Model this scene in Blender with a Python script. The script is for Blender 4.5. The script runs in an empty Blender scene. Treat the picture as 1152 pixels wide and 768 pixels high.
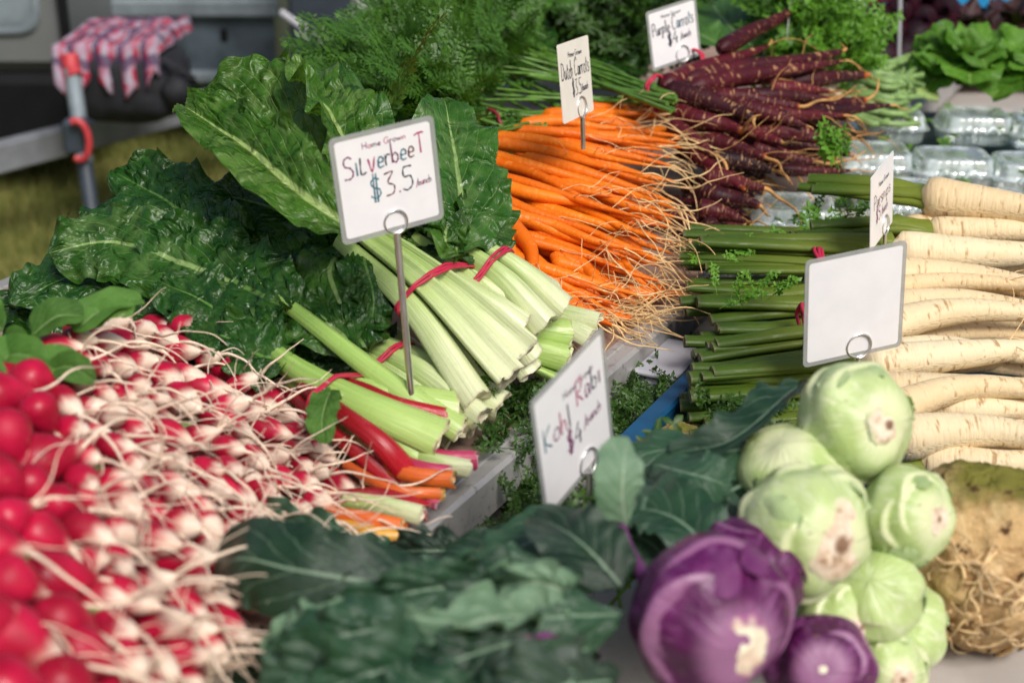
import bpy, math, random
import numpy as np
from mathutils import Vector, Matrix, noise
R_ = math.radians
scene = bpy.context.scene
COL = scene.collection
rng = random.Random(7)

# ------------------------------------------------------------------ camera, world, sun, exposure
TH = R_(22.0); FPX = 1600.0; CAM = Vector((0, 0, 1.4))
cam_d = bpy.data.cameras.new('camera'); cam = bpy.data.objects.new('camera', cam_d); COL.objects.link(cam)
cam.location = CAM; cam.rotation_euler = (R_(90) - TH, 0, 0)
cam_d.sensor_width = 36; cam_d.lens = 50; cam_d.clip_start = 0.02; cam_d.clip_end = 3000
cam_d.dof.use_dof = True; cam_d.dof.focus_distance = 1.50; cam_d.dof.aperture_fstop = 4.5
cam_d.dof.aperture_blades = 9
scene.camera = cam
SUN_EL, SUN_AZ = R_(48), R_(150)           # azimuth measured from +Y towards +X
world = bpy.data.worlds.new('World'); scene.world = world; world.use_nodes = True
wn = world.node_tree; wn.nodes.clear()
sky = wn.nodes.new('ShaderNodeTexSky'); sky.sky_type = 'NISHITA'; sky.sun_disc = False
sky.sun_elevation = SUN_EL; sky.sun_rotation = SUN_AZ; sky.dust_density = 4.0; sky.air_density = 1.0; sky.ozone_density = 0.6
bg = wn.nodes.new('ShaderNodeBackground'); bg.inputs['Strength'].default_value = 0.066
wo = wn.nodes.new('ShaderNodeOutputWorld')
wn.links.new(sky.outputs[0], bg.inputs[0]); wn.links.new(bg.outputs[0], wo.inputs[0])
sun_d = bpy.data.lights.new('sun', 'SUN'); sun_d.energy = 2.0; sun_d.angle = R_(24); sun_d.color = (1.0, 0.965, 0.925)
sun = bpy.data.objects.new('sun', sun_d); COL.objects.link(sun)
sdir = Vector((math.sin(SUN_AZ)*math.cos(SUN_EL), math.cos(SUN_AZ)*math.cos(SUN_EL), math.sin(SUN_EL)))
sun.rotation_euler = sdir.to_track_quat('Z', 'Y').to_euler()
scene.view_settings.view_transform = 'Standard'; scene.view_settings.look = 'None'
scene.view_settings.exposure = 0.60; scene.view_settings.gamma = 1.0; scene.view_settings.use_curve_mapping = False
scene.cycles.max_bounces = 8; scene.cycles.transparent_max_bounces = 24
scene.cycles.use_denoising = True

# ------------------------------------------------------------------ points of the place
CT, ST = math.cos(TH), math.sin(TH)
def W(px, py, z=None, t=None):
    """a point of the place seen in direction (px,py) at height z (or at depth t)"""
    v = (384 - py)/FPX
    d = Vector(((px - 576)/FPX, CT + v*ST, -ST + v*CT))
    if t is None: t = (z - CAM.z)/d.z
    return CAM + d*t
def V3(*a): return Vector(a)
def depth(p): 
    q = p - CAM
    return q.y*CT - q.z*ST

# ------------------------------------------------------------------ mesh buffer
class MB:
    def __init__(s): s.v = []; s.q = []; s.t = []; s.p = []; s.mq = []; s.mt = []; s.n = 0
    def add(s, v, q=(), t=(), p=None, m=0):
        v = np.asarray(v, float).reshape(-1, 3)
        q = np.asarray(q, int).reshape(-1, 4); t = np.asarray(t, int).reshape(-1, 3)
        p = np.zeros((len(v), 3)) if p is None else np.asarray(p, float).reshape(-1, 3)
        s.v.append(v); s.q.append(q + s.n); s.t.append(t + s.n); s.p.append(p)
        s.mq.append(np.full(len(q), m)); s.mt.append(np.full(len(t), m)); s.n += len(v)
    def build(s, name, mats, parent=None, smooth=True, origin=None, sharp=None):
        me = bpy.data.meshes.new(name)
        v = np.concatenate(s.v); q = np.concatenate(s.q); t = np.concatenate(s.t); p = np.concatenate(s.p)
        if parent is not None:
            o = Vector(parent.get('_base', (0, 0, 0)))
        else:
            o = Vector(origin) if origin is not None else Vector((0, 0, 0))
        v = v - np.array(o)
        nq, nt = len(q), len(t)
        me.vertices.add(len(v)); me.vertices.foreach_set('co', v.ravel())
        me.loops.add(nq*4 + nt*3); me.loops.foreach_set('vertex_index', np.concatenate([q.ravel(), t.ravel()]).astype(np.int32))
        me.polygons.add(nq + nt)
        ls = np.concatenate([np.arange(nq)*4, nq*4 + np.arange(nt)*3]).astype(np.int32)
        me.polygons.foreach_set('loop_start', ls)
        me.polygons.foreach_set('material_index', np.concatenate(s.mq + s.mt).astype(np.int32))
        me.polygons.foreach_set('use_smooth', np.full(nq + nt, smooth))
        a = me.attributes.new('p', 'FLOAT_VECTOR', 'POINT'); a.data.foreach_set('vector', p.ravel())
        me.update(calc_edges=True); me.validate(clean_customdata=False)
        if sharp: me.set_sharp_from_angle(angle=R_(sharp))
        for m in (mats if isinstance(mats, (list, tuple)) else [mats]): me.materials.append(m)
        ob = bpy.data.objects.new(name, me); COL.objects.link(ob)
        if parent is not None:
            ob.parent = parent; BASES[ob.name] = o
            ob['_base'] = tuple(o)
        else:
            ob.location = o; ob['_base'] = tuple(o)
        return ob
BASES = {}
def thing(name, label, cat, loc, group=None):
    o = bpy.data.objects.new(name, None); COL.objects.link(o); o.empty_display_size = 0.02
    o.location = loc; o['_base'] = tuple(loc); tag(o, label, cat, group); return o
def tag(o, label=None, cat=None, group=None, kind=None):
    if label: o['label'] = label
    if cat: o['category'] = cat
    if group: o['group'] = group
    if kind: o['kind'] = kind
    return o

# ------------------------------------------------------------------ shape helpers
def curve(pts, n):
    """Catmull-Rom through the points, n samples"""
    P = [Vector(p) for p in pts]
    if len(P) == 2: return [P[0].lerp(P[1], i/(n-1)) for i in range(n)]
    out = []; m = len(P) - 1
    for i in range(n):
        s = i/(n-1)*m; k = min(int(s), m-1); f = s - k
        p1, p2 = P[k], P[k+1]
        p0 = P[k-1] if k > 0 else p1*2 - p2
        p3 = P[k+2] if k + 2 <= m else p2*2 - p1
        out.append(0.5*((2*p1) + (p2-p0)*f + (2*p0-5*p1+4*p2-p3)*f*f + (3*p1-p0-3*p2+p3)*f**3))
    return out
def frames(c, hint):
    """tangent, normal, side per sample"""
    n = len(c); F = []; h = Vector(hint)
    for i in range(n):
        T = (c[min(i+1, n-1)] - c[max(i-1, 0)]).normalized()
        N = (h - T*h.dot(T))
        if N.length < 1e-6: N = T.orthogonal()
        N.normalize(); F.append((T, N, T.cross(N))); h = N.lerp(Vector(hint).normalized(), 0.15)
    return F
def grid_faces(n, m, closed=True, base=0):
    i, j = np.meshgrid(np.arange(n-1), np.arange(m if closed else m-1), indexing='ij')
    j2 = (j+1) % m
    return np.stack([i*m+j, i*m+j2, (i+1)*m+j2, (i+1)*m+j], -1).reshape(-1, 4) + base
def sweep(mb, c, sect, hint=(0, 0, 1), rnd=0.0, cap=True, m=0, mcap=None):
    """sect(u, k)->list of (side, normal) offsets; same count for all u"""
    F = frames(c, hint); n = len(c); V = []; P = []
    for i in range(n):
        u = i/(n-1); T, N, S = F[i]; s = sect(u, i); k = len(s)
        for j, (a, b) in enumerate(s):
            V.append(c[i] + S*a + N*b); P.append((u, j/k, rnd))
    mb.add(V, grid_faces(n, k), p=P, m=m)
    if cap:
        for e, idx in ((0, 0), (1, n-1)):
            ring = V[idx*k:(idx+1)*k]; ctr = sum(ring, Vector())/k
            vv = ring + [ctr]; pp = [(e*1.0, 0, rnd)]*(k+1)
            tt = [((j+1) % k, j, k) if e == 0 else (j, (j+1) % k, k) for j in range(k)]
            mb.add(vv, t=tt, p=pp, m=m if mcap is None else mcap)
def tube(mb, c, r, k=8, rnd=0.0, cap=True, hint=(0, 0, 1), flat=1.0, m=0):
    cs = [(math.cos(2*math.pi*j/k), math.sin(2*math.pi*j/k)) for j in range(k)]
    f = r if callable(r) else (lambda u: r)
    sweep(mb, c, lambda u, i: [(x*f(u), y*f(u)*flat) for x, y in cs], hint, rnd, cap, m)
def box(mb, c, sx, sy, sz, M=None, m=0, bev=0.0):
    """box with chamfered edges (per-face separate verts kept simple)"""
    M = M or Matrix.Identity(3); c = Vector(c); b = min(bev, sx/2.01, sy/2.01, sz/2.01)
    hx, hy, hz = sx/2, sy/2, sz/2
    if b <= 0:
        v = [c + M @ Vector((x*hx, y*hy, z*hz)) for x in (-1, 1) for y in (-1, 1) for z in (-1, 1)]
        q = [(0,1,3,2), (4,6,7,5), (0,4,5,1), (2,3,7,6), (0,2,6,4), (1,5,7,3)]
        mb.add(v, q, m=m); return
    V = {}; L = []
    for x in (-1, 1):
        for y in (-1, 1):
            for z in (-1, 1):
                for a in range(3):
                    d = [hx-b, hy-b, hz-b]; d[a] += b
                    V[(x, y, z, a)] = len(L); L.append(c + M @ Vector((x*d[0], y*d[1], z*d[2])))
    q = []; t = []
    for a in range(3):
        o = [i for i in range(3) if i != a]
        for s in (-1, 1):
            def k(p, r):
                w = [0]*3; w[a] = s; w[o[0]] = p; w[o[1]] = r; return V[(w[0], w[1], w[2], a)]
            f = [k(-1,-1), k(1,-1), k(1,1), k(-1,1)]
            if (s < 0) != (a == 1): f.reverse()
            q.append(f)
    for a in range(3):
        o = [i for i in range(3) if i != a]
        for s1 in (-1, 1):
            for s2 in (-1, 1):
                def k(p, ax):
                    w = [0]*3; w[a] = p; w[o[0]] = s1; w[o[1]] = s2; return V[(w[0], w[1], w[2], ax)]
                f = [k(-1, o[0]), k(1, o[0]), k(1, o[1]), k(-1, o[1])]
                q.append(f)
    for x in (-1, 1):
        for y in (-1, 1):
            for z in (-1, 1): t.append([V[(x, y, z, a)] for a in range(3)])
    # orient outward
    def fix(f):
        pts = [L[i] for i in f]; n = (pts[1]-pts[0]).cross(pts[2]-pts[0]); g = sum(pts, Vector())/len(pts) - c
        return list(f) if n.dot(g) >= 0 else list(reversed(f))
    mb.add(L, [fix(f) for f in q], [fix(f) for f in t], m=m)
def nz(p, s=1.0): return noise.noise(Vector(p)*s)
UPC = (0, -0.45, 0.9)        # the side of a leaf that lies open to the stall front

# ------------------------------------------------------------------ materials
class NT:
    def __init__(s, name):
        s.m = bpy.data.materials.new(name); s.m.use_nodes = True; s.t = s.m.node_tree; s.t.nodes.clear()
        s.out = s.n('ShaderNodeOutputMaterial')
    def n(s, ty): return s.t.nodes.new(ty)
    def set(s, sock, v):
        if hasattr(v, 'default_value') or hasattr(v, 'links'): s.t.links.new(v, sock)
        else:
            if sock.type == 'RGBA' and len(v) == 3: v = (*v, 1)
            sock.default_value = v
    def math(s, op, a, b=0.0, c=0.0):
        n = s.n('ShaderNodeMath'); n.operation = op
        for i, x in enumerate((a, b, c)): s.set(n.inputs[i], x)
        return n.outputs[0]
    def mix(s, f, a, b):
        n = s.n('ShaderNodeMix'); n.data_type = 'RGBA'; s.set(n.inputs[0], f); s.set(n.inputs[6], a); s.set(n.inputs[7], b); return n.outputs[2]
    def smooth(s, x, a, b, lo=0.0, hi=1.0):
        n = s.n('ShaderNodeMapRange'); n.interpolation_type = 'SMOOTHSTEP'
        s.set(n.inputs[0], x); s.set(n.inputs[1], a); s.set(n.inputs[2], b); n.inputs[3].default_value = lo; n.inputs[4].default_value = hi
        return n.outputs[0]
    def uv(s):
        a = s.n('ShaderNodeAttribute'); a.attribute_name = 'p'
        x = s.n('ShaderNodeSeparateXYZ'); s.t.links.new(a.outputs['Vector'], x.inputs[0]); return x.outputs[0], x.outputs[1], x.outputs[2], a.outputs['Vector']
    def comb(s, x, y, z):
        n = s.n('ShaderNodeCombineXYZ')
        for i, k in enumerate((x, y, z)): s.set(n.inputs[i], k)
        return n.outputs[0]
    def obj(s): return s.n('ShaderNodeTexCoord').outputs['Object']
    def noise(s, vec=None, scale=5.0, detail=3.0, rough=0.55, dist=0.0):
        n = s.n('ShaderNodeTexNoise'); s.set(n.inputs['Vector'], vec if vec is not None else s.obj())
        n.inputs['Scale'].default_value = scale; n.inputs['Detail'].default_value = detail; n.inputs['Roughness'].default_value = rough
        n.inputs['Distortion'].default_value = dist
        return n.outputs[0]
    def bump(s, h, strength=0.3, dist=0.002):
        n = s.n('ShaderNodeBump'); n.inputs['Strength'].default_value = strength; n.inputs['Distance'].default_value = dist
        s.set(n.inputs['Height'], h); return n.outputs[0]
    def bsdf(s, col, rough=0.5, spec=0.5, nrm=None, **kw):
        b = s.n('ShaderNodeBsdfPrincipled'); s.set(b.inputs['Base Color'], col); s.set(b.inputs['Roughness'], rough)
        s.set(b.inputs['Specular IOR Level'], spec)
        if nrm is not None: s.set(b.inputs['Normal'], nrm)
        for k, v in kw.items(): s.set(b.inputs[k.replace('_', ' ')], v)
        return b.outputs[0]
    def done(s, sh): s.t.links.new(sh, s.out.inputs[0]); return s.m
    def mixsh(s, f, a, b):
        n = s.n('ShaderNodeMixShader'); s.set(n.inputs[0], f); s.t.links.new(a, n.inputs[1]); s.t.links.new(b, n.inputs[2]); return n.outputs[0]

def m_plain(name, col, rough=0.5, var=0.15, scale=30, metal=0.0, bump=0.0, spec=0.5):
    k = NT(name); f = k.noise(None, scale, 4)
    c = k.mix(k.smooth(f, 0.3, 0.7), tuple(x*(1-var) for x in col), tuple(min(1, x*(1+var)) for x in col))
    nr = k.bump(k.noise(None, scale*3, 3), bump, 0.002) if bump else None
    return k.done(k.bsdf(c, k.smooth(k.noise(None, scale*0.6, 3), 0.2, 0.8, rough*0.8, min(1, rough*1.25)), spec, nr, Metallic=metal))

def m_leaf(name, dark, light, vein, nv=9.0, kk=0.5, rough=0.35, trans=0.25, midw=0.07, veinw=0.06, bump=0.5, spec=0.28, bloom=0.0, blister=0.0, lats=0.8, var=0.35):
    k = NT(name); u, v, r, p = k.uv()
    av = k.math('ABSOLUTE', v)
    wob = k.math('MULTIPLY', k.math('SUBTRACT', k.noise(p, 3.0, 2), 0.5), 0.7)
    ph = k.math('FRACT', k.math('ADD', k.math('SUBTRACT', k.math('MULTIPLY', u, nv), k.math('MULTIPLY', av, kk*nv)), wob))
    d = k.math('ABSOLUTE', k.math('SUBTRACT', ph, 0.5))
    lat = k.math('MULTIPLY', k.smooth(d, 0.5 - veinw, 0.5), k.smooth(av, 1.0, 0.55, 0.15*lats, lats))
    mw = k.math('MULTIPLY', k.math('SUBTRACT', 1.15, u), midw)
    mid = k.smooth(av, mw, k.math('MULTIPLY', mw, 0.5))
    vf = k.math('MAXIMUM', lat, mid)
    f = k.noise(None, 40, 4); g = k.noise(None, 9, 2)
    base = k.mix(k.smooth(k.math('ADD', k.math('MULTIPLY', f, 0.6), k.math('MULTIPLY', g, 0.5)), 0.35, 0.75), dark, light)
    if bloom > 0: base = k.mix(k.smooth(k.noise(None, 16, 4), 0.4, 0.75, 0.0, bloom), base, (0.32, 0.42, 0.36))
    sp = k.smooth(k.noise(None, 90, 2), 0.74, 0.8, 0, 0.5)
    base = k.mix(k.smooth(r, 0.0, 1.0, 0.0, var), base, light); base = k.mix(k.smooth(r, 0.45, 0.0, 0.0, var), base, tuple(x*0.45 for x in dark))
    base = k.mix(sp, base, tuple(x*0.6 + 0.02 for x in light))
    col = k.mix(k.math('MULTIPLY', vf, 0.85), base, vein)
    h = k.math('ADD', k.math('MULTIPLY', k.noise(p, 22, 3), 0.5), k.math('ADD', k.math('MULTIPLY', k.noise(None, 110, 3), 0.35), k.math('MULTIPLY', lat, -0.5)))
    if blister:
        vo = k.n('ShaderNodeTexVoronoi'); vo.feature = 'SMOOTH_F1'; vo.inputs['Scale'].default_value = 48; vo.inputs['Smoothness'].default_value = 0.35; vo.inputs['Randomness'].default_value = 1.0
        wv = k.n('ShaderNodeVectorMath'); wv.operation = 'MULTIPLY_ADD'; k.set(wv.inputs[0], k.comb(k.noise(None, 30, 2), k.noise(None, 31, 2), k.noise(None, 29, 2))); wv.inputs[1].default_value = (.02, .02, .02); k.set(wv.inputs[2], k.obj()); k.set(vo.inputs['Vector'], wv.outputs[0])
        rg = k.math('ABSOLUTE', k.math('SUBTRACT', k.noise(None, 28, 2, 0.5, 0.8), 0.5))
        h = k.math('ADD', k.math('MULTIPLY', h, 0.5), k.math('ADD', k.math('MULTIPLY', k.math('MULTIPLY', vo.outputs['Distance'], vo.outputs['Distance']), -blister*0.6), k.math('MULTIPLY', k.smooth(rg, 0.0, 0.22), blister*0.75)))
        col = k.mix(k.smooth(vo.outputs['Distance'], 0.4, 0.8, 0, 0.16), col, vein)
    nr = k.bump(h, bump, 0.006 if blister else 0.004)
    sh = k.bsdf(col, k.smooth(f, 0.25, 0.75, rough*0.75, rough*1.35), spec, nr)
    if trans > 0:
        tr = k.n('ShaderNodeBsdfTranslucent'); k.set(tr.inputs[0], k.mix(0.35, col, (0.30, 0.55, 0.03))); k.set(tr.inputs['Normal'], nr)
        sh = k.mixsh(trans, sh, tr.outputs[0])
    return k.done(sh)

M = {}
M['silver_dark'] = m_leaf('silverbeet leaf dark', (0.006, 0.031, 0.004), (0.021, 0.088, 0.010), (0.12, 0.24, 0.05), nv=8, rough=0.25, trans=0.10, midw=0.075, veinw=0.05, bump=0.72, blister=1.6, lats=.35, spec=.42)
M['silver_light'] = m_leaf('silverbeet leaf light', (0.017, 0.074, 0.006), (0.066, 0.180, 0.015), (0.40, 0.54, 0.18), nv=8, rough=0.27, trans=0.28, midw=0.13, veinw=0.05, bump=0.85, blister=1.2, lats=.6, spec=.45)
M['silver_mid'] = m_leaf('silverbeet leaf mid green', (0.012, 0.054, 0.006), (0.040, 0.140, 0.013), (0.30, 0.44, 0.15), nv=8, rough=0.25, trans=0.18, midw=0.10, veinw=0.05, bump=0.72, blister=1.3, lats=.6, spec=.45)
M['kohl_leaf'] = m_leaf('kohlrabi leaf', (0.005, 0.025, 0.011), (0.027, 0.080, 0.038), (0.20, 0.30, 0.20), nv=6, kk=0.35, rough=0.36, trans=0.08, midw=0.06, bump=0.45, bloom=0.30, lats=.5, var=.8, spec=.4)
M['kohl_leaf_back'] = m_leaf('kohlrabi leaf underside', (0.10, 0.20, 0.11), (0.19, 0.31, 0.19), (0.36, 0.45, 0.32), nv=6, kk=0.35, rough=0.5, trans=0.2, midw=0.08, bump=0.3, bloom=0.4)
M['lettuce'] = m_leaf('lettuce leaf', (0.06, 0.19, 0.015), (0.16, 0.36, 0.04), (0.35, 0.5, 0.15), nv=6, rough=0.35, trans=0.35, bump=0.4)
M['red_lettuce'] = m_leaf('red lettuce leaf', (0.012, 0.006, 0.006), (0.05, 0.012, 0.014), (0.06, 0.05, 0.03), nv=6, rough=0.35, trans=0.1)
M['bok'] = m_leaf('broad leaf', (0.030, 0.10, 0.015), (0.07, 0.18, 0.035), (0.22, 0.34, 0.13), nv=7, rough=0.4, trans=0.2, bump=0.4)
M['radish_leaf'] = m_leaf('radish leaf', (0.04, 0.13, 0.015), (0.12, 0.28, 0.05), (0.25, 0.38, 0.14), nv=6, rough=0.5, trans=0.25)

def m_herb(name, a, b, trans=0.25, rough=0.45):
    k = NT(name); u, v, r, p = k.uv()
    c = k.mix(k.math('ADD', k.math('MULTIPLY', r, 0.65), k.math('MULTIPLY', k.noise(None, 25, 2), 0.4)), a, b)
    sh = k.bsdf(c, rough, 0.4)
    tr = k.n('ShaderNodeBsdfTranslucent'); k.set(tr.inputs[0], k.mix(0.4, c, (0.2, 0.4, 0.02)))
    return k.done(k.mixsh(trans, sh, tr.outputs[0]))
M['fern'] = m_herb('carrot top', (0.010, 0.044, 0.006), (0.100, 0.250, 0.028))
M['parsley'] = m_herb('parsley', (0.05, 0.17, 0.015), (0.17, 0.38, 0.03), 0.3)
M['dill'] = m_herb('dark herb', (0.008, 0.034, 0.004), (0.055, 0.13, 0.016), 0.2)
M['carton'] = m_plain('grey green card', (0.06, 0.085, 0.075), 0.7, 0.3, 20)
M['salad'] = m_herb('salad', (0.04, 0.16, 0.02), (0.22, 0.42, 0.05), 0.3)
M['grass_blade'] = m_herb('grass blade', (0.07, 0.11, 0.018), (0.30, 0.27, 0.08), 0.2, 0.7)

def m_stalk(name, a, b, endc, rib=26.0, rough=0.3, red=None, spec=0.45):
    """a: root end colour, b: leaf end; ribs run along"""
    k = NT(name); u, v, r, p = k.uv()
    c = k.mix(k.smooth(k.math('ADD', u, k.math('MULTIPLY', k.math('SUBTRACT', k.noise(p, 4, 3), 0.5), 0.4)), 0.25, 1.0), b, a)
    st = k.noise(k.comb(k.math('MULTIPLY', u, 2.0), k.math('MULTIPLY', v, rib), k.math('MULTIPLY', r, 20)), 1.6, 3)
    c = k.mix(k.smooth(st, 0.45, 0.75, 0, 0.32), c, tuple(min(1, x*1.35 + 0.03) for x in a))
    c = k.mix(k.smooth(st, 0.44, 0.25, 0, 0.42), c, tuple(x*0.55 for x in b))
    blot = k.noise(None, 60, 4)
    c = k.mix(k.smooth(blot, 0.68, 0.8, 0, 0.35), c, (0.30, 0.20, 0.08))
    c = k.mix(k.smooth(u, 0.985, 0.999), c, k.mix(k.smooth(k.noise(None, 130, 3), 0.35, 0.7), endc, tuple(x*0.5 for x in endc)))
    nr = k.bump(k.math('ADD', k.math('MULTIPLY', st, 0.8), k.math('MULTIPLY', k.noise(None, 150, 2), 0.15)), 0.34, 0.003)
    return k.done(k.bsdf(c, k.smooth(blot, 0.3, 0.7, rough*0.8, rough*1.4), spec, nr, Subsurface_Weight=0.12, Subsurface_Radius=(0.01, 0.012, 0.004), Subsurface_Scale=0.5))
M['stalk'] = m_stalk('silverbeet stalk', (0.62, 0.66, 0.40), (0.36, 0.50, 0.15), (0.62, 0.57, 0.38))
M['stalk_green'] = m_stalk('green stalk', (0.40, 0.55, 0.16), (0.27, 0.45, 0.09), (0.55, 0.5, 0.28))
M['stalk_red'] = m_stalk('red stalk', (0.40, 0.006, 0.016), (0.22, 0.006, 0.010), (0.62, 0.16, 0.16), rough=0.25)
M['stalk_pink'] = m_stalk('pink stalk', (0.52, 0.05, 0.13), (0.36, 0.02, 0.06), (0.72, 0.38, 0.42))
M['stalk_orange'] = m_stalk('orange stalk', (0.72, 0.15, 0.02), (0.55, 0.10, 0.02), (0.75, 0.42, 0.18))
M['stalk_yellow'] = m_stalk('yellow stalk', (0.72, 0.36, 0.03), (0.55, 0.26, 0.03), (0.75, 0.52, 0.22))
M['parsnip_stalk'] = m_stalk('parsnip stalk', (0.045, 0.088, 0.007), (0.16, 0.20, 0.022), (0.12, 0.13, 0.05), rib=14, rough=0.4, spec=0.25)
M['thin_stem'] = m_plain('thin green stem', (0.085, 0.19, 0.022), 0.4, 0.3, 60)
M['purple_stem'] = m_plain('purple stem', (0.12, 0.03, 0.11), 0.45, 0.3, 60)
M['pale_stem'] = m_plain('pale green stem', (0.20, 0.32, 0.10), 0.45, 0.25, 60)

def m_root(name, cols, ringc, ring=55.0, ringf=0.5, tail=None, tailu=0.85, rough=0.42, bump=0.5, spots=None, sss=0.0, ringlo=0.55, spec=0.28):
    k = NT(name); u, v, r, p = k.uv()
    big = k.noise(None, 18, 3)
    sel = k.math('ADD', k.math('MULTIPLY', r, 0.8), k.math('MULTIPLY', k.math('SUBTRACT', big, 0.5), 0.9))
    c = k.mix(sel, cols[0], cols[1])
    rn = k.noise(k.comb(k.math('MULTIPLY', u, ring), k.math('MULTIPLY', v, 4.0), k.math('MULTIPLY', r, 37)), 1.0, 2)
    rm = k.smooth(rn, ringlo, ringlo + 0.14, 0, ringf)
    brk = k.smooth(k.noise(k.comb(k.math('MULTIPLY', u, ring*0.35), k.math('MULTIPLY', v, 7.0), r), 1.0, 2), 0.40, 0.55)
    c = k.mix(k.math('MULTIPLY', rm, brk), c, ringc)
    if spots: c = k.mix(k.smooth(k.noise(None, 75, 4), 0.62, 0.74, 0, 0.6), c, spots)
    if tail:
        c = k.mix(k.smooth(k.math('ADD', u, k.math('MULTIPLY', k.math('SUBTRACT', big, 0.5), 0.35)), tailu, tailu + 0.10), c, tail)
    nr = k.bump(k.math('ADD', rn, k.math('MULTIPLY', k.noise(None, 120, 3), 0.4)), bump, 0.0025)
    kw = dict(Subsurface_Weight=sss, Subsurface_Radius=(0.012, 0.006, 0.002), Subsurface_Scale=0.4) if sss else {}
    return k.done(k.bsdf(c, k.smooth(big, 0.3, 0.7, rough*0.8, rough*1.3), spec, nr, **kw))
M['carrot'] = m_root('carrot skin', ((0.70, 0.125, 0.003), (0.86, 0.215, 0.007)), (0.86, 0.34, 0.07), 45, 0.5, (0.80, 0.36, 0.08), 0.93, 0.40, 0.5)
M['purple_carrot'] = m_root('purple carrot skin', ((0.014, 0.003, 0.006), (0.110, 0.007, 0.015)), (0.52, 0.28, 0.13), 42, 0.85, (0.60, 0.14, 0.012), 0.95, 0.5, 0.6, ringlo=0.55, spec=0.22)
M['parsnip'] = m_root('parsnip skin', ((0.70, 0.53, 0.30), (0.79, 0.68, 0.46)), (0.36, 0.21, 0.08), 60, 0.85, None, 1, 0.5, 0.7, (0.58, 0.38, 0.16), 0.1, ringlo=0.54)
M['root_hair'] = m_plain('root hair', (0.80, 0.54, 0.25), 0.55, 0.25, 60)
M['radish_root'] = m_plain('radish root hair', (0.80, 0.64, 0.49), 0.5, 0.25, 60)
M['dark_hair'] = m_plain('purple carrot root hair', (0.50, 0.26, 0.08), 0.55, 0.35, 60)
k = NT('radish skin'); u, v, r, p = k.uv()
edge = k.math('ADD', u, k.math('MULTIPLY', k.math('SUBTRACT', k.noise(k.comb(k.math('MULTIPLY', u, 2.0), k.math('MULTIPLY', v, 9.0), k.math('MULTIPLY', r, 31)), 1.0, 3), 0.5), 0.30))
wht = k.smooth(edge, r, k.math('ADD', r, 0.26))
redc = k.mix(k.smooth(k.noise(None, 30, 3), 0.3, 0.75), (0.29, 0.003, 0.020), (0.55, 0.009, 0.055))
c = k.mix(wht, redc, k.mix(k.smooth(k.noise(None, 70, 3), 0.4, 0.75), (0.80, 0.66, 0.53), (0.72, 0.50, 0.38)))
M['radish'] = k.done(k.bsdf(k.mix(k.smooth(k.noise(None, 95, 4, .7), .62, .74, 0, .45), c, (.30, .17, .10)), k.smooth(k.noise(None, 24, 3), .3, .7, .26, .55), 0.33, k.bump(k.noise(None, 60, 4), 0.30, 0.003), Subsurface_Weight=0.1, Subsurface_Radius=(0.012, 0.005, 0.004), Subsurface_Scale=0.3))

def m_kohl(name, a, b, streak, ring):
    k = NT(name); u, v, r, p = k.uv()       # u: polar distance from the root scar, v: azimuth, r: ridge
    c = k.mix(k.smooth(k.noise(None, 22, 4), 0.35, 0.7), a, b)
    st = k.noise(k.comb(k.math('MULTIPLY', u, 3), k.math('MULTIPLY', v, 14), 0.0), 2.0, 4)
    c = k.mix(k.smooth(st, 0.48, 0.7, 0, 0.75), c, streak)
    c = k.mix(k.smooth(r, 0.15, 0.6, 0, 0.75), c, ring)
    c = k.mix(k.smooth(u, 0.24, 0.12, 0, 0.85), c, ring)
    c = k.mix(k.smooth(k.noise(None, 140, 3), 0.69, 0.74, 0, 0.6), c, (0.25, 0.17, 0.08))
    nr = k.bump(k.math('ADD', k.noise(None, 50, 4), k.math('MULTIPLY', st, 0.9)), 0.55, 0.003)
    return k.done(k.bsdf(c, 0.40, 0.45, nr, Subsurface_Weight=0.1, Subsurface_Radius=(0.008, 0.012, 0.005), Subsurface_Scale=0.4))
M['kohl_green'] = m_kohl('green kohlrabi skin', (0.40, 0.52, 0.185), (0.53, 0.63, 0.32), (0.64, 0.69, 0.45), (0.66, 0.69, 0.42))
M['kohl_purple'] = m_kohl('purple kohlrabi skin', (0.060, 0.003, 0.045), (0.135, 0.010, 0.105), (0.24, 0.075, 0.21), (0.32, 0.14, 0.27))
k = NT('kohlrabi root scar'); u, v, r, p = k.uv()
nn = k.noise(None, 60, 5, 0.65)
c = k.mix(k.smooth(nn, 0.35, 0.65), (0.78, 0.68, 0.54), (0.56, 0.40, 0.27))
c = k.mix(k.smooth(k.noise(None, 120, 4), 0.56, 0.68, 0, 0.8), c, (0.25, 0.14, 0.08))
c = k.mix(k.smooth(u, 0.28, 0.12), c, (0.22, 0.13, 0.08)); c = k.mix(k.smooth(k.math('ADD', u, k.math('MULTIPLY', k.math('SUBTRACT', nn, .5), .9)), 0.70, 0.98), c, (0.62, 0.66, 0.40))
M['scar'] = k.done(k.bsdf(c, 0.75, 0.2, k.bump(nn, 0.8, 0.004)))
k = NT('pale cut scar')
c = k.mix(k.smooth(k.noise(None, 55, 4), 0.35, 0.7), (0.80, 0.76, 0.58), (0.66, 0.48, 0.36)); u, v, r, p = k.uv(); nn = k.noise(None, 60, 4)
c = k.mix(k.smooth(nn, .58, .7, 0, .7), c, (.30, .10, .14)); c = k.mix(k.smooth(k.math('ADD', u, k.math('MULTIPLY', k.math('SUBTRACT', nn, .5), 1.0)), 0.62, 0.95), c, (0.30, 0.10, 0.22))
M['scar_pale'] = k.done(k.bsdf(c, 0.6, 0.3, k.bump(k.noise(None, 90, 4), 0.6, 0.003)))
k = NT('celeriac skin'); u, v, r, p = k.uv()
nn = k.noise(None, 20, 6, 0.65, 2.2)
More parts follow.
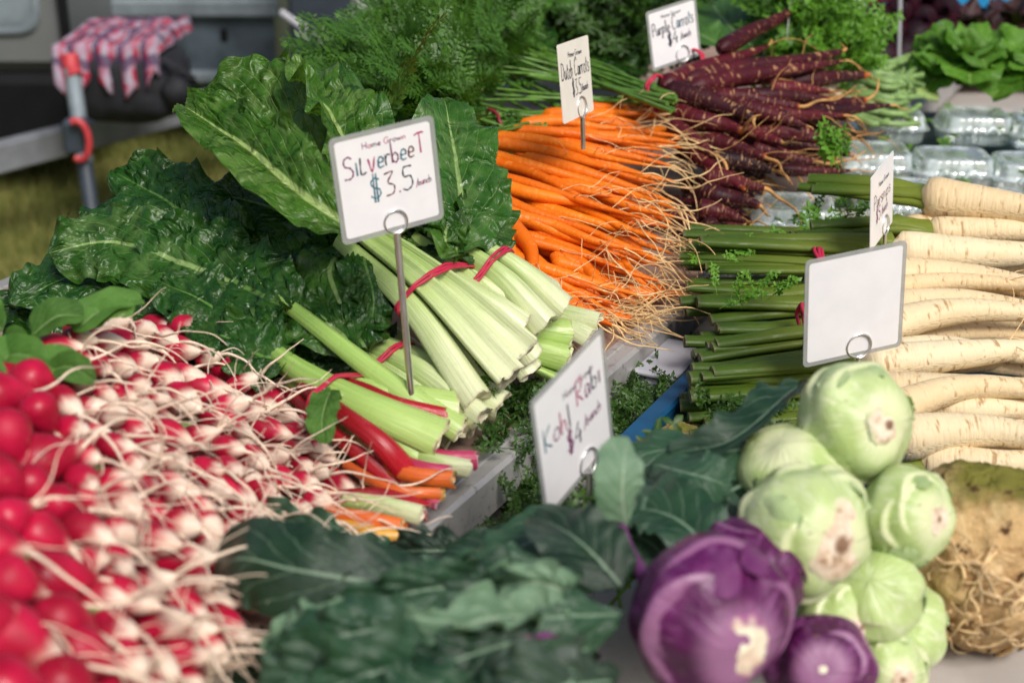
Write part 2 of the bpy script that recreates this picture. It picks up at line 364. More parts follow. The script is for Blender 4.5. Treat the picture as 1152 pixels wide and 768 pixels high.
c = k.mix(k.smooth(nn, 0.3, 0.55), (0.27, 0.125, 0.045), (0.62, 0.42, 0.20))
c = k.mix(k.smooth(k.noise(None, 45, 4), 0.5, 0.7), c, (0.74, 0.55, 0.30))
c = k.mix(k.smooth(k.math('ADD', u, k.math('MULTIPLY', k.noise(None, 20, 2), 0.3)), 0.98, 1.12), c, (0.17, 0.16, 0.03))
c = k.mix(k.smooth(k.noise(None, 70, 3), 0.62, 0.7), c, (0.09, 0.045, 0.02))
M['celeriac'] = k.done(k.bsdf(c, 0.8, 0.2, k.bump(k.noise(None, 60, 6, 0.7), 0.9, 0.006)))
M['celeriac_root'] = m_plain('celeriac rootlet', (0.60, 0.42, 0.22), 0.85, 0.45, 60, bump=0.5)
k = NT('beetroot skin'); c = k.mix(k.smooth(k.noise(None, 20, 4), 0.35, 0.7), (0.010, 0.002, 0.005), (0.045, 0.004, 0.014))
M['beet'] = k.done(k.bsdf(c, 0.6, 0.2, k.bump(k.noise(None, 60, 3), 0.4, 0.003)))

k = NT('rubber band'); c = k.mix(k.noise(None, 120, 2), (0.42, 0.012, 0.045), (0.56, 0.030, 0.080))
M['band'] = k.done(k.bsdf(c, 0.45, 0.4))
M['band_dark'] = m_plain('old rubber band', (0.25, 0.02, 0.03), 0.5)
k = NT('card'); M['card'] = k.done(k.bsdf(k.mix(k.smooth(k.noise(None, 40, 3), 0.3, 0.7), (0.80, 0.79, 0.81), (0.84, 0.83, 0.85)), 0.28, 0.5, k.bump(k.noise(None, 22, 2), 0.06, 0.003)))
k = NT('cream card'); M['card_cream'] = k.done(k.bsdf(k.mix(k.smooth(k.noise(None, 40, 3), 0.3, 0.7), (0.78, 0.74, 0.66), (0.83, 0.79, 0.71)), 0.35, 0.5))
k = NT('laminate edge')
gl = k.bsdf(k.mix(k.noise(None, 50, 3), (0.36, 0.37, 0.36), (0.52, 0.53, 0.52)), 0.18, 0.6)
tp = k.n('ShaderNodeBsdfTransparent'); tp.inputs[0].default_value = (0.9, 0.92, 0.92, 1)
M['laminate'] = k.done(k.mixsh(0.62, tp.outputs[0], gl))
for nm, cc in (('ink_purple', (0.16, 0.01, 0.10)), ('ink_dark', (0.02, 0.02, 0.05)), ('ink_teal', (0.01, 0.13, 0.19)), ('ink_pink', (0.42, 0.02, 0.13)), ('ink_brown', (0.14, 0.03, 0.03))):
    M[nm] = m_plain(nm, cc, 0.4, 0.2, 200)
M['steel'] = m_plain('bright steel', (0.78, 0.77, 0.76), 0.33, 0.06, 60, metal=1.0)
k = NT('table board'); u, v, r, p = k.uv()
c = k.mix(k.smooth(k.noise(None, 7, 5), 0.35, 0.7), (0.32, 0.21, 0.16), (0.43, 0.30, 0.24))
c = k.mix(k.smooth(k.noise(None, 60, 5, 0.7), 0.55, 0.75, 0, 0.5), c, (0.20, 0.14, 0.10))
M['board'] = k.done(k.bsdf(c, 0.55, 0.15, k.bump(k.noise(None, 120, 3), 0.2, 0.001)))
k = NT('grey table top')
c = k.mix(k.smooth(k.noise(None, 9, 5), 0.35, 0.7), (0.40, 0.37, 0.34), (0.52, 0.48, 0.44))
c = k.mix(k.smooth(k.noise(None, 70, 5, 0.7), 0.62, 0.75, 0, 0.5), c, (0.22, 0.17, 0.12))
M['board_grey'] = k.done(k.bsdf(c, 0.5, 0.2, k.bump(k.noise(None, 120, 3), 0.2, 0.001)))
k = NT('aluminium')
c = k.mix(k.smooth(k.noise(None, 14, 5, 0.65), 0.4, 0.75), (0.46, 0.45, 0.44), (0.28, 0.26, 0.245))
c = k.mix(k.smooth(k.noise(None, 90, 4, 0.7), 0.56, 0.70, 0, 0.8), c, (0.20, 0.17, 0.14))
M['alu'] = k.done(k.bsdf(c, 0.42, 0.5, k.bump(k.noise(None, 100, 3), 0.15, 0.001), Metallic=0.35))
k = NT('blue plastic')
c = k.mix(k.smooth(k.noise(None, 14, 4), 0.3, 0.7), (0.004, 0.045, 0.11), (0.008, 0.085, 0.19))
c = k.mix(k.smooth(k.noise(None, 60, 5, 0.7), 0.6, 0.75, 0, 0.6), c, (0.10, 0.10, 0.10))
M['blue'] = k.done(k.bsdf(c, 0.45, 0.4))
M['white_plastic'] = m_plain('white plastic', (0.42, 0.42, 0.46), 0.4, 0.05, 20)  # greyed white: shade on the box in the gap is put into the colour
# clear clamshell plastic
k = NT('clear plastic'); lw = k.n('ShaderNodeLayerWeight'); lw.inputs[0].default_value = 0.35
fog = k.smooth(k.noise(None, 35, 4), 0.4, 0.72)
gl = k.n('ShaderNodeBsdfGlossy'); gl.inputs[0].default_value = (1, 1, 1, 1); gl.inputs['Roughness'].default_value = 0.08
df = k.n('ShaderNodeBsdfDiffuse'); df.inputs[0].default_value = (0.80, 0.90, 0.90, 1)
tp = k.n('ShaderNodeBsdfTransparent'); tp.inputs[0].default_value = (0.95, 0.98, 0.97, 1)
a = k.mixsh(k.math('ADD', 0.27, k.math('MULTIPLY', fog, 0.40)), tp.outputs[0], df.outputs[0])
M['clear'] = k.done(k.mixsh(k.math('ADD', 0.10, k.math('MULTIPLY', lw.outputs['Facing'], 0.55)), a, gl.outputs[0]))
# background
k = NT('grass ground')
n1 = k.noise(None, 3.0, 5); n2 = k.noise(None, 40, 4, 0.7)
c = k.mix(k.smooth(n1, 0.35, 0.65), (0.12, 0.16, 0.03), (0.27, 0.235, 0.075))
c = k.mix(k.smooth(n2, 0.4, 0.7), c, (0.26, 0.26, 0.08)); c = k.mix(k.smooth(k.noise(None, 22, 3), 0.6, 0.72), c, (0.09, 0.06, 0.035))
M['ground'] = k.done(k.bsdf(c, 0.95, 0.1, k.bump(n2, 0.8, 0.02)))
M['van_paint'] = m_plain('silver grey paint', (0.145, 0.155, 0.155), 0.4, 0.08, 3)
M['van_black'] = m_plain('black plastic cladding', (0.004, 0.0045, 0.006), 0.6, 0.2, 12, spec=.25)
M['rubber'] = m_plain('tyre rubber', (0.015, 0.015, 0.016), 0.8, 0.2, 30)
M['galv'] = m_plain('galvanised steel', (0.20, 0.24, 0.265), 0.6, 0.25, 9, metal=0.25)
M['galv_dark'] = m_plain('dark galvanised panel', (0.090, 0.118, 0.145), 0.45, 0.3, 7, metal=0.35)
M['beam'] = m_plain('painted drawbar', (0.22, 0.235, 0.26), 0.5, 0.2, 10)
M['box_dark'] = m_plain('dark slate paint', (0.035, 0.048, 0.065), 0.45, 0.2, 8)
M['red_plastic'] = m_plain('red plastic', (0.50, 0.045, 0.055), 0.4, 0.15, 30)
M['black_cloth'] = m_plain('black nylon', (0.010, 0.011, 0.016), 0.75, 0.4, 25, bump=0.3)
M['pole'] = m_plain('pale grey post', (0.34, 0.35, 0.36), 0.45, 0.1, 15)
k = NT('plaid cloth'); u, v, r, p = k.uv()
def band(x, f, a, b): return k.smooth(k.math('SINE', k.math('MULTIPLY', x, f)), a, b)
wob = k.noise(p, 5, 3)
u = k.math('ADD', u, k.math('MULTIPLY', wob, .22)); v = k.math('ADD', v, k.math('MULTIPLY', k.noise(p, 4, 3), .25))
c = k.mix(band(u, 58, -0.1, 0.3), (0.40, 0.03, 0.06), (0.36, 0.31, 0.38))
c = k.mix(k.math('MULTIPLY', band(v, 60, -0.1, 0.3), 0.6), c, (0.38, 0.24, 0.32))
c = k.mix(k.math('MULTIPLY', band(u, 29, 0.6, 0.8), 0.8), c, (0.06, 0.045, 0.10))
c = k.mix(k.math('MULTIPLY', band(v, 30, 0.6, 0.8), 0.8), c, (0.06, 0.04, 0.09))
M['plaid'] = k.done(k.bsdf(c, 0.9, 0.1))

# ------------------------------------------------------------------ the ground, tables
mb = MB(); s = 600; mb.add([(-s, -s, 0), (s, -s, 0), (s, s, 0), (-s, s, 0)], [(0, 1, 2, 3)])
tag(mb.build('ground', M['ground'], smooth=False), kind='structure')
# individual blades: uncountable grass between stall and trailer
N = 26000; g = np.random.default_rng(3)
bx_ = g.uniform(-2.6, 0.3, N); by_ = g.uniform(2.3, 6.0, N)
ang = g.uniform(0, 6.283, N); hh = g.uniform(0.025, 0.075, N); wd = g.uniform(0.002, 0.005, N); lean = g.uniform(0, 0.05, (N, 2)) - 0.025
b0 = np.stack([bx_ - np.cos(ang)*wd, by_ - np.sin(ang)*wd, np.zeros(N)], 1); b1 = np.stack([bx_ + np.cos(ang)*wd, by_ + np.sin(ang)*wd, np.zeros(N)], 1)
b2 = np.stack([bx_ + lean[:, 0], by_ + lean[:, 1], hh], 1)
mb = MB(); pr = np.repeat(g.uniform(0, 1, N), 3); mb.add(np.stack([b0, b1, b2], 1).reshape(-1, 3), t=np.arange(N*3).reshape(-1, 3), p=np.stack([pr*0, pr*0, pr], 1))
tag(mb.build('grass', M['grass_blade'], smooth=False), kind='stuff', label='short yellowing grass behind the stall', cat='grass')

ED = Vector((0.463, 0.886, 0)).normalized(); EP = Vector((ED.y, -ED.x, 0))        # along the edge / to the right of it
E0 = W(775, 345, 0.80); E0.z = 0
def table(name, label, ztop, o, l0, l1, w, board, fw=0.035, fh=0.045):
    """o: point on the right edge line; extends l0..l1 along ED and w to the left"""
    Mx = Matrix((ED, EP, Vector((0, 0, 1)))).transposed()
    t = thing(name, label, 'table', o + ED*(l0+l1)/2 - EP*w/2 + Vector((0, 0, 0)))
    c = o + ED*(l0+l1)/2 - EP*w/2
    mb = MB(); box(mb, c + V3(0, 0, ztop - 0.012), l1-l0-0.004-2*fw*0.6, w-0.004-2*fw*0.6, 0.022, Mx, bev=0.001); mb.build('tabletop', board, t, False)
    mb = MB()
    for sgn in (-1, 1):
        cc = c + EP*sgn*(w/2 - fw*0.3)
        box(mb, cc + V3(0, 0, ztop - fh/2 + 0.003), l1-l0, fw*0.6, fh, Mx, bev=0.004)
        box(mb, cc - EP*sgn*0.012 + V3(0, 0, ztop + 0.0015), l1-l0, 0.012, 0.006, Mx, bev=0.002)
        cc = c + ED*sgn*((l1-l0)/2 - fw*0.3)
        box(mb, cc + V3(0, 0, ztop - fh/2 + 0.002), fw*0.6, w - fw*1.3, fh, Mx, bev=0.004)
    mb.build('frame', M['alu'], t, False)
    for a in (-1, 1):
        for b in (-1, 1):
            mb = MB(); q = c + ED*a*((l1-l0)/2 - 0.12) + EP*b*(w/2 - 0.06)
            tube(mb, curve([q + V3(0, 0, 0.0), q + V3(0, 0, ztop - 0.03)], 3), 0.0125, 10); mb.build('leg', M['alu'], t)
    return t
table('trestle_table', 'brown topped trestle table with scuffed aluminium edge under the radishes and carrots', 0.80, E0, -1.05, 1.75, 0.80, M['board'])
T2Z = 0.74
table('trestle_table', 'grey topped trestle table under the kohlrabi, celeriac and parsnips', T2Z, E0 + EP*1.005, -1.10, 1.9, 1.20, M['board_grey'])
back = thing('trestle_table', 'table across the far end of the stall under the beetroots and lettuce', 'table', V3(1.1, 3.55, 0))
mb = MB(); box(mb, (1.15, 3.50, 0.785), 2.8, 0.9, 0.025, bev=0.003); mb.build('tabletop', M['board'], back, False)
for a in (-0.15, 2.45):
    for b in (3.12, 3.88):
        mb = MB(); tube(mb, curve([V3(a, b, 0), V3(a, b, 0.77)], 3), 0.0125, 10); mb.build('leg', M['alu'], back)

# ------------------------------------------------------------------ van, trailer, jockey wheel, jacket, post
van = thing('van', 'silver grey van with black lower cladding parked beside the trailer', 'van', V3(-3.2, 5.6, 0))
def rbox(mb, x0, x1, y0, y1, z0, z1, r, m=0, bev=None): box(mb, ((x0+x1)/2, (y0+y1)/2, (z0+z1)/2), x1-x0, y1-y0, z1-z0, bev=r, m=m)
vx = W(68, 100, t=4.712).x
mb = MB(); rbox(mb, vx-4.2, vx, 4.77, 6.57, 0.434, 2.1, 0.05); mb.build('body', M['van_paint'], van, False)
mb = MB(); rbox(mb, vx-4.19, vx+0.012, 4.755, 6.58, 0.175, 0.44, 0.03)
rbox(mb, vx-0.005, vx+0.025, 4.76, 4.795, 0.44, 1.9, 0.01)
mb.build('lower_cladding', M['van_black'], van, False)
mb = MB()   # pressed handle recess, shaped as a rounded frame proud of the skin
cc = W(16, 8, t=4.74)
ring = []
for i in range(24):
    a = i/24*2*math.pi; c_, s_ = math.cos(a), math.sin(a)
    ring.append((math.copysign(abs(c_)**0.55, c_), math.copysign(abs(s_)**0.55, s_)))
pr_ = [(1.0, 0.0), (0.96, 0.012), (0.86, 0.014), (0.76, 0.004)]
V = []; 
for sc, dz in pr_:
    for a, b in ring: V.append((cc.x - 0.03 + a*0.13*sc, 4.77 - dz, cc.z + 0.03 + b*0.12*sc))
mb.add(V, grid_faces(4, 24)); n0 = 3*24
mb.add([V[n0+i] for i in range(24)] + [(cc.x-0.03, 4.766, cc.z+0.03)], t=[(i, (i+1) % 24, 24) for i in range(24)])
mb.build('handle_recess', M['white_plastic'] if False else M['galv'], van)
for wx in (vx-0.8, vx-3.4):
    mb = MB(); prof = [(0.20, -0.09), (0.30, -0.1), (0.325, -0.07), (0.33, 0.0), (0.325, 0.07), (0.30, 0.1), (0.20, 0.09)]
    V = [(wx + r_*math.cos(a), 4.92 + y_, 0.33 + r_*math.sin(a)) for r_, y_ in prof for a in np.linspace(0, 2*math.pi, 33)[:-1]]
    mb.add(V, grid_faces(len(prof), 32)); wh = mb.build('wheel', M['rubber'], van)
    mb = MB(); V = [(wx + r_*math.cos(a), 4.87 - d_, 0.33 + r_*math.sin(a)) for r_, d_ in ((0.205, 0.0), (0.19, 0.02), (0.12, 0.0), (0.06, 0.02), (0.01, 0.022)) for a in np.linspace(0, 2*math.pi, 33)[:-1]]
    mb.add(V, grid_faces(5, 32)); mb.build('rim', M['galv'], wh)

trl = thing('box_trailer', 'grey galvanised box trailer with ribbed top rail behind the silverbeet leaves', 'trailer', V3(-1.5, 6.0, 0))
tx1 = W(308, 40, t=5.37).x
mb = MB(); rbox(mb, -2.6, tx1, 5.44, 7.0, 0.305, 0.92, 0.008)
for xx in np.arange(-2.5, tx1, 0.42): rbox(mb, xx-0.012, xx+0.012, 5.428, 5.443, 0.33, 0.53, 0.004)
mb.build('body', M['galv_dark'], trl, False)
mb = MB(); rbox(mb, -2.62, tx1+0.02, 5.40, 5.46, 0.522, 0.593, 0.012); rbox(mb, -2.62, tx1+0.02, 5.415, 5.46, 0.617, 0.68, 0.012); mb.build('top_rail', M['galv'], trl, False)
mb = MB(); rbox(mb, -2.62, tx1+0.02, 5.39, 5.46, 0.281, 0.322, 0.006); mb.build('bottom_rail', M['galv'], trl, False)
mb = MB(); box(mb, W(252, 40, t=5.3), 0.025, 0.03, 0.05, bev=0.004); mb.build('latch', M['van_black'], trl, False)
mb = MB(); p0, p1 = W(-60, 192, 0.30), W(330, 92, 0.30); d = (p1-p0).normalized(); Mx = Matrix((d, Vector((-d.y, d.x, 0)), Vector((0, 0, 1)))).transposed()
box(mb, (p0+p1)/2, (p1-p0).length, 0.06, 0.09, Mx, bev=0.006); mb.build('drawbar', M['beam'], trl, False)
mb = MB(); 
for wx in (-1.9,):
    prof = [(0.16, -0.08), (0.25, -0.09), (0.28, -0.06), (0.285, 0.0), (0.28, 0.06), (0.25, 0.09), (0.16, 0.08)]
    V = [(wx + r_*math.cos(a), 6.2 + y_, 0.285 + r_*math.sin(a)) for r_, y_ in prof for a in np.linspace(0, 2*math.pi, 33)[:-1]]
    mb.add(V, grid_faces(len(prof), 32))
mb.build('wheel', M['rubber'], trl)
mb = MB(); box(mb, (-1.6, 5.6, 0.16), 0.05, 0.05, 0.32, bev=0.005); mb.build('prop_stand', M['beam'], trl, False)

tb = thing('tool_box', 'dark slate steel tool box with pale latch at the trailer end', 'tool box', V3(-0.58, 4.8, 0))
x0, x1 = W(313, 40, t=4.5).x, W(432, 40, t=4.5).x
mb = MB(); rbox(mb, x0+0.03, x1+0.25, 4.56, 5.2, 0.42, 1.1, 0.015); rbox(mb, x0+0.03, x1+0.25, 4.6, 5.2, 0.0, 0.43, 0.01); mb.build('body', M['box_dark'], tb, False)
mb = MB(); c_ = curve([W(316, 14, t=4.42), W(344, 34, t=4.42)], 4); tube(mb, c_, 0.012, 8); mb.build('latch', M['white_plastic'], tb)
mb = MB(); box(mb, W(386, 50, t=4.42), 0.03, 0.03, 0.035, bev=0.008); mb.build('catch', M['white_plastic'], tb, False)
post = thing('tent_post', 'pale grey tent post standing behind the carrot tops', 'post', W(405, 20, t=4.2)*1.0)
pt = W(405, 20, t=4.2)
mb = MB(); tube(mb, curve([V3(pt.x, pt.y, 0), V3(pt.x, pt.y, 2.3)], 3), 0.024, 14); mb.build('pole', M['pole'], post)
mb = MB(); tube(mb, curve([V3(pt.x, pt.y, 0.70), V3(pt.x, pt.y, 0.735)], 3), 0.030, 14); tube(mb, curve([V3(pt.x, pt.y, 0.0), V3(pt.x, pt.y, 0.012)], 3), 0.06, 14); mb.build('collar', M['pole'], post)

jw = thing('jockey_wheel', 'grey trailer jockey wheel with red cap and red clamp handle', 'jockey wheel', W(105, 262, t=3.98))
a, b = W(79, 66, t=4.0), W(112, 300, t=4.0); 
b = a + (b-a)*((a.z-0.10)/(a.z-b.z)) if b.z > 0.1 else b
dn = (b-a)
mb = MB(); tube(mb, curve([a, a + dn*0.50], 4), 0.023, 14); mb.build('outer_tube', M['galv'], jw)
mb = MB(); tube(mb, curve([a + dn*0.49, a + dn*0.92], 4), 0.022, 12); mb.build('inner_tube', M['box_dark'], jw)
mb = MB(); tube(mb, curve([a - dn*0.015, a + dn*0.05], 4), lambda u: 0.026 - 0.002*u, 14); tube(mb, curve([a + dn*0.04, a + dn*0.085 + V3(0.012, -0.01, 0)], 3), 0.022, 10); mb.build('cap', M['red_plastic'], jw)
hc = W(89, 158, t=3.94)
mb = MB(); c_ = [hc + V3(math.sin(x)*0.03 - 0.003, 0, math.cos(x)*0.055) for x in np.linspace(-0.4, math.pi+0.5, 16)]; tube(mb, c_, 0.010, 10, hint=(0, 1, 0)); mb.build('clamp_handle', M['red_plastic'], jw)
mb = MB(); box(mb, hc + V3(-0.02, 0.05, 0), 0.07, 0.06, 0.10, bev=0.012); mb.build('clamp', M['box_dark'], jw, False)
wc = a + dn*0.97; wc.z = 0.10
prof = [(0.05, -0.03), (0.09, -0.032), (0.10, -0.015), (0.10, 0.015), (0.09, 0.032), (0.05, 0.03)]
mb = MB(); V = [(wc.x + y_, wc.y + r_*math.cos(x), 0.10 + r_*math.sin(x)) for r_, y_ in prof for x in np.linspace(0, 2*math.pi, 25)[:-1]]
mb.add(V, grid_faces(len(prof), 24)); mb.build('wheel', M['rubber'], jw)
mb = MB(); box(mb, wc + V3(-0.02, 0, 0.09), 0.10, 0.05, 0.012, bev=0.003); box(mb, wc + V3(-0.05, 0, 0.03), 0.01, 0.05, 0.13, bev=0.003); mb.build('fork', M['galv'], jw, False)

# black bag on the drawbar and the plaid jacket over it
bc = W(139, 76, t=4.25)
bag = MB(); nu, nvv = 28, 18; V = []
for i in range(nvv):
    ph = math.pi*(i/(nvv-1)) 
    for j in range(nu):
        th_ = 2*math.pi*j/nu; cx, cy, cz = math.cos(th_)*math.sin(ph), math.sin(th_)*math.sin(ph), math.cos(ph)
        sq = lambda x, e: math.copysign(abs(x)**e, x)
        p_ = V3(sq(cx, 0.6)*0.165, sq(cy, 0.6)*0.16, sq(cz, 0.6)*0.115)
        p_ *= 1 + 0.10*nz((cx*2, cy*2, cz*2 + 5), 1.0)
        V.append(bc + V3(0.01, 0.05, -0.05) + p_)
bag.add(V, grid_faces(nvv, nu))
bagt = thing('holdall_bag', 'black soft holdall lying on the drawbar under the plaid jacket', 'bag', bc + V3(0, 0, -0.2))
bag.build('body', M['black_cloth'], bagt)
mb = MB(); pp = W(192, 92, t=4.2); tube(mb, curve([bc + V3(0.14, -0.08, 0.04), bc + V3(0.23, -0.08, -0.02), pp], 8), 0.014, 8, flat=0.4); mb.build('strap', M['black_cloth'], bagt)
mb = MB(); V = []; P = []
for i in range(14):
    ph = math.pi*i/13
    for j in range(16):
        th_ = 2*math.pi*j/16; q_ = V3(math.cos(th_)*math.sin(ph), math.sin(th_)*math.sin(ph), math.cos(ph)); V.append(W(198, 102, t=4.2) + q_*0.045*(1 + 0.2*nz(q_, 2)))
mb.add(V, grid_faces(14, 16)); mb.build('side_pouch', M['black_cloth'], bagt)
mb = MB(); V = []; P = []; n1_, n2_ = 70, 50
for i in range(n1_):
    for j in range(n2_):
        u_, v_ = i/(n1_-1), j/(n2_-1)
        x = (u_-0.5)*0.33; y = (v_-0.42)*0.60
        ztop = 0.085 + 0.022*nz((u_*4, v_*3, 1.3), 1.0)
        hang = 0.0
        if y < -0.12: hang = (-0.12 - y); y = -0.12 - 0.12*hang
        hang2 = max(0, x - 0.13); 
        x2 = x if x < 0.13 else 0.13 + 0.35*hang2
        lim = 0.11 + 0.05*math.sin(u_*11) + (0.05 if u_ > 0.32 and u_ < 0.5 else 0)
        hang = min(hang, lim)
        zz = ztop - hang - 0.8*hang2*1.2 + 0.012*math.sin(u_*38 + 3*nz((u_*3, v_, 0), 1))*min(1, hang*12 + 0.2)
        yy = y - 0.02*math.sin(u_*31 + v_*2)*min(1, hang*10)
        V.append(bc + V3(x2 - 0.01, yy + 0.03, zz)); P.append((u_, v_, 0))
mb.add(V, grid_faces(n1_, n2_, False), p=P)
jk = mb.build('jacket', M['plaid'], origin=bc)
tag(jk, 'red and white plaid jacket thrown over the black bag by the trailer', 'jacket')
md = jk.modifiers.new('cloth_thickness', 'SOLIDIFY'); md.thickness = 0.006

# ------------------------------------------------------------------ leaves, stalks, roots
def leaf(mb, pts, hw, nh=UPC, fold=0.35, ruffle=0.010, rfreq=7.0, pucker=0.004, nv=8, kk=0.5, nu=64, nm=13, prof='oval', droop=0.0, seed=0.0, curlw=0.0):
    c = curve(pts, nu); F = frames(c, nh); V = []; P = []
    for i in range(nu):
        u = i/(nu-1); T, N, S = F[i]
        if prof == 'oval': w = (max(0, 1 - abs((u**0.85 - 0.52)/0.52)**2.4))**0.62
        elif prof == 'broad': w = (max(0, 1 - abs((u**1.15 - 0.5)/0.5)**3.0))**0.6
        else: w = max(0, math.sin(math.pi*u**0.8))**0.8
        w = hw*max(w, 0.02)
        w *= 1 + 0.10*nz((u*4, seed*3.1, 0.3), 1.0)
        for j in range(-nm, nm+1):
            v = j/nm; a = abs(v); sg = 1 if v > 0 else -1
            ph = (u*nv - a*kk*nv) % 1.0
            f = fold - droop*a
            x = v*w*math.cos(f*a**0.5); y = a*w*math.sin(f)
            y += pucker*0.7*(math.sin(math.pi*ph)**0.8)*(1-a**3)*min(1, a*4)
            q_ = c[i] + S*x
            y += pucker*1.1*abs(nz((q_.x*52 + seed, q_.y*52, q_.z*52), 1.0))*min(1, a*5 + .15) + pucker*0.6*nz((q_.x*25, q_.y*25 + seed, q_.z*25), 1.0)
            y += .62*ruffle*(a**2.4)*(math.sin(rfreq*3.6*u + sg*1.3 + seed*9 + 3.5*nz((u*3, sg*2, seed), 1.0)) + .5*math.sin(rfreq*8.3*u + sg + seed*5 + 3*nz((u*5, sg*2, seed), 1.0)))
            y += curlw*w*(a**3) + (0.035*hw*math.exp(-(v/.07)**2)*(1-u) if pucker > .0029 else 0)
            x += 0.22*ruffle*(a**3)*math.sin(rfreq*4.1*u + seed*4 + sg + 2*nz((u*6, sg, seed), 1))
            V.append(c[i] + S*x + N*y); P.append((u, v, seed % 1.0))
    m = 2*nm + 1
    mb.add(V, grid_faces(nu, m, False), p=P)
def stalk_section(w, th, k=22, ribs=True, hollow=0.35):
    out = []
    for j in range(k):
        a = 2*math.pi*j/k; x = math.cos(a); y = math.sin(a)
        X = x*w/2; Y = y*th/2
        if y > 0: Y *= (1 - hollow*2*(1 - x*x))       # the hollow inner face
        else: 
            if ribs: Y *= 1 + 0.09*math.cos(a*9)
        Y += (x*x)*th*0.30
        out.append((X, -Y))
    return out
def stalk(parent, pts, w0, w1, th, mat, hint=UPC, n=16, name='stalk', seed=0.0, flip=False):
    """pts: leaf end -> cut end"""
    pts = [Vector(p) for p in pts]; pts = [pts[0]] + [p + V3(rng.uniform(-.003, .003), rng.uniform(-.003, .003), rng.uniform(-.002, .002)) for p in pts[1:-1]] + [pts[-1]]
    mb = MB(); c = curve(pts, n)
    def sect(u, i):
        w = w0 + (w1-w0)*u; t = th*(0.7 + 0.3*u)
        s = stalk_section(w*(1 + 0.05*nz((u*3, seed, 0), 1)), t)
        if flip: s = [(-x, -y) for x, y in s]
        return s
    sweep(mb, c, sect, hint, seed % 1.0)
    T = (c[-1] - c[-2]).normalized(); k_ = 22          # a ragged, hollowed cut
    for arr, off in ((mb.v[0], len(mb.v[0]) - k_), (mb.v[2], 0)):
        for j in range(k_):
            d = T*(.0045*nz((math.cos(j/k_*6.283)*1.5 + seed*31, math.sin(j/k_*6.283)*1.5, seed*7), 1) + .0015*nz((j*.9, seed*13, 2), 1)); arr[off + j] += np.array(d)
    mb.v[2][k_] -= np.array(T*.004)
    return mb.build(name, mat, parent)
def rubber_band(parent, ctr, axis, a, b, up=UPC, name='rubber_band', mat=None, loops=3, th=0.0022):
    mb = MB(); A = Vector(axis).normalized(); N = Vector(up); N = (N - A*N.dot(A)).normalized(); S = A.cross(N)
    for l in range(loops):
        off = (l - (loops-1)/2)*th*1.5; tl = rng.uniform(-0.06, 0.06)
        c = []
        for i in range(41):
            t = 2*math.pi*i/40; x, y = math.cos(t), math.sin(t)
            sx = math.copysign(abs(x)**0.8, x)*a; sy = math.copysign(abs(y)**0.8, y)*b
            c.append(ctr + S*sx + N*sy + A*(off + tl*sx + 0.0015*math.sin(5*t + l)))
        tube(mb, c, th, 6, cap=False, hint=A)
    return mb.build(name, mat or M['band'], parent)

def hull_band(parent, ctr, axis, name='rubber_band', mat=None, loops=3, wd=0.0030, kids=('stalk',), reach=.14):
    """a band pulled tight round the stalks that cross the plane"""
    A = Vector(axis).normalized(); S = A.orthogonal().normalized(); N = A.cross(S); pts = []
    o = Vector(parent['_base'])
    for ch in parent.children:
        if ch.name.split('.')[0] not in kids: continue
        for v_ in ch.data.vertices:
            d = v_.co + o - ctr
            if abs(d.dot(A)) < .011 and d.length < reach: pts.append((d.dot(S), d.dot(N)))
    if len(pts) < 4: return None
    pts = sorted(set(pts)); H = []
    for seq in (pts, pts[::-1]):
        h = []
        for p in seq:
            while len(h) > 1 and (h[-1][0]-h[-2][0])*(p[1]-h[-2][1]) - (h[-1][1]-h[-2][1])*(p[0]-h[-2][0]) <= 0: h.pop()
            h.append(p)
        H += h[:-1]
    P = [Vector(p) for p in H]; g = sum(P, Vector((0, 0)))/len(P); P = [p + (p-g).normalized()*.0014 for p in P]
    L = [(P[(i+1) % len(P)]-P[i]).length for i in range(len(P))]; tot = sum(L); R = []; n = 56; i = 0; acc = 0
    for k_ in range(n):
        s = tot*k_/n
        while acc + L[i] < s: acc += L[i]; i += 1
        R.append(P[i].lerp(P[(i+1) % len(P)], (s-acc)/max(L[i], 1e-9)))
    mb = MB()
    for l in range(loops):
        tl = rng.uniform(-.035, .035); ph = rng.uniform(0, 6); V = []
        for k_ in range(n):
            q = R[k_]; c_ = ctr + S*q.x + N*q.y + A*((l - (loops-1)/2)*wd*.75 + tl*q.x + .0012*math.sin(k_*.3 + ph)); out = (S*(q.x-g.x) + N*(q.y-g.y)).normalized(); e = .0010 + .0005*l
            V += [c_ - A*wd/2, c_ - A*wd*.3 + out*e, c_ + A*wd*.3 + out*e, c_ + A*wd/2, c_ + A*wd*.3 - out*.001, c_ - A*wd*.3 - out*.001]
        F = grid_faces(n, 6).tolist() + [[(n-1)*6 + j, (n-1)*6 + (j+1) % 6, (j+1) % 6, j] for j in range(6)]
        mb.add(V, F)
    return mb.build(name, mat or M['band'], parent)
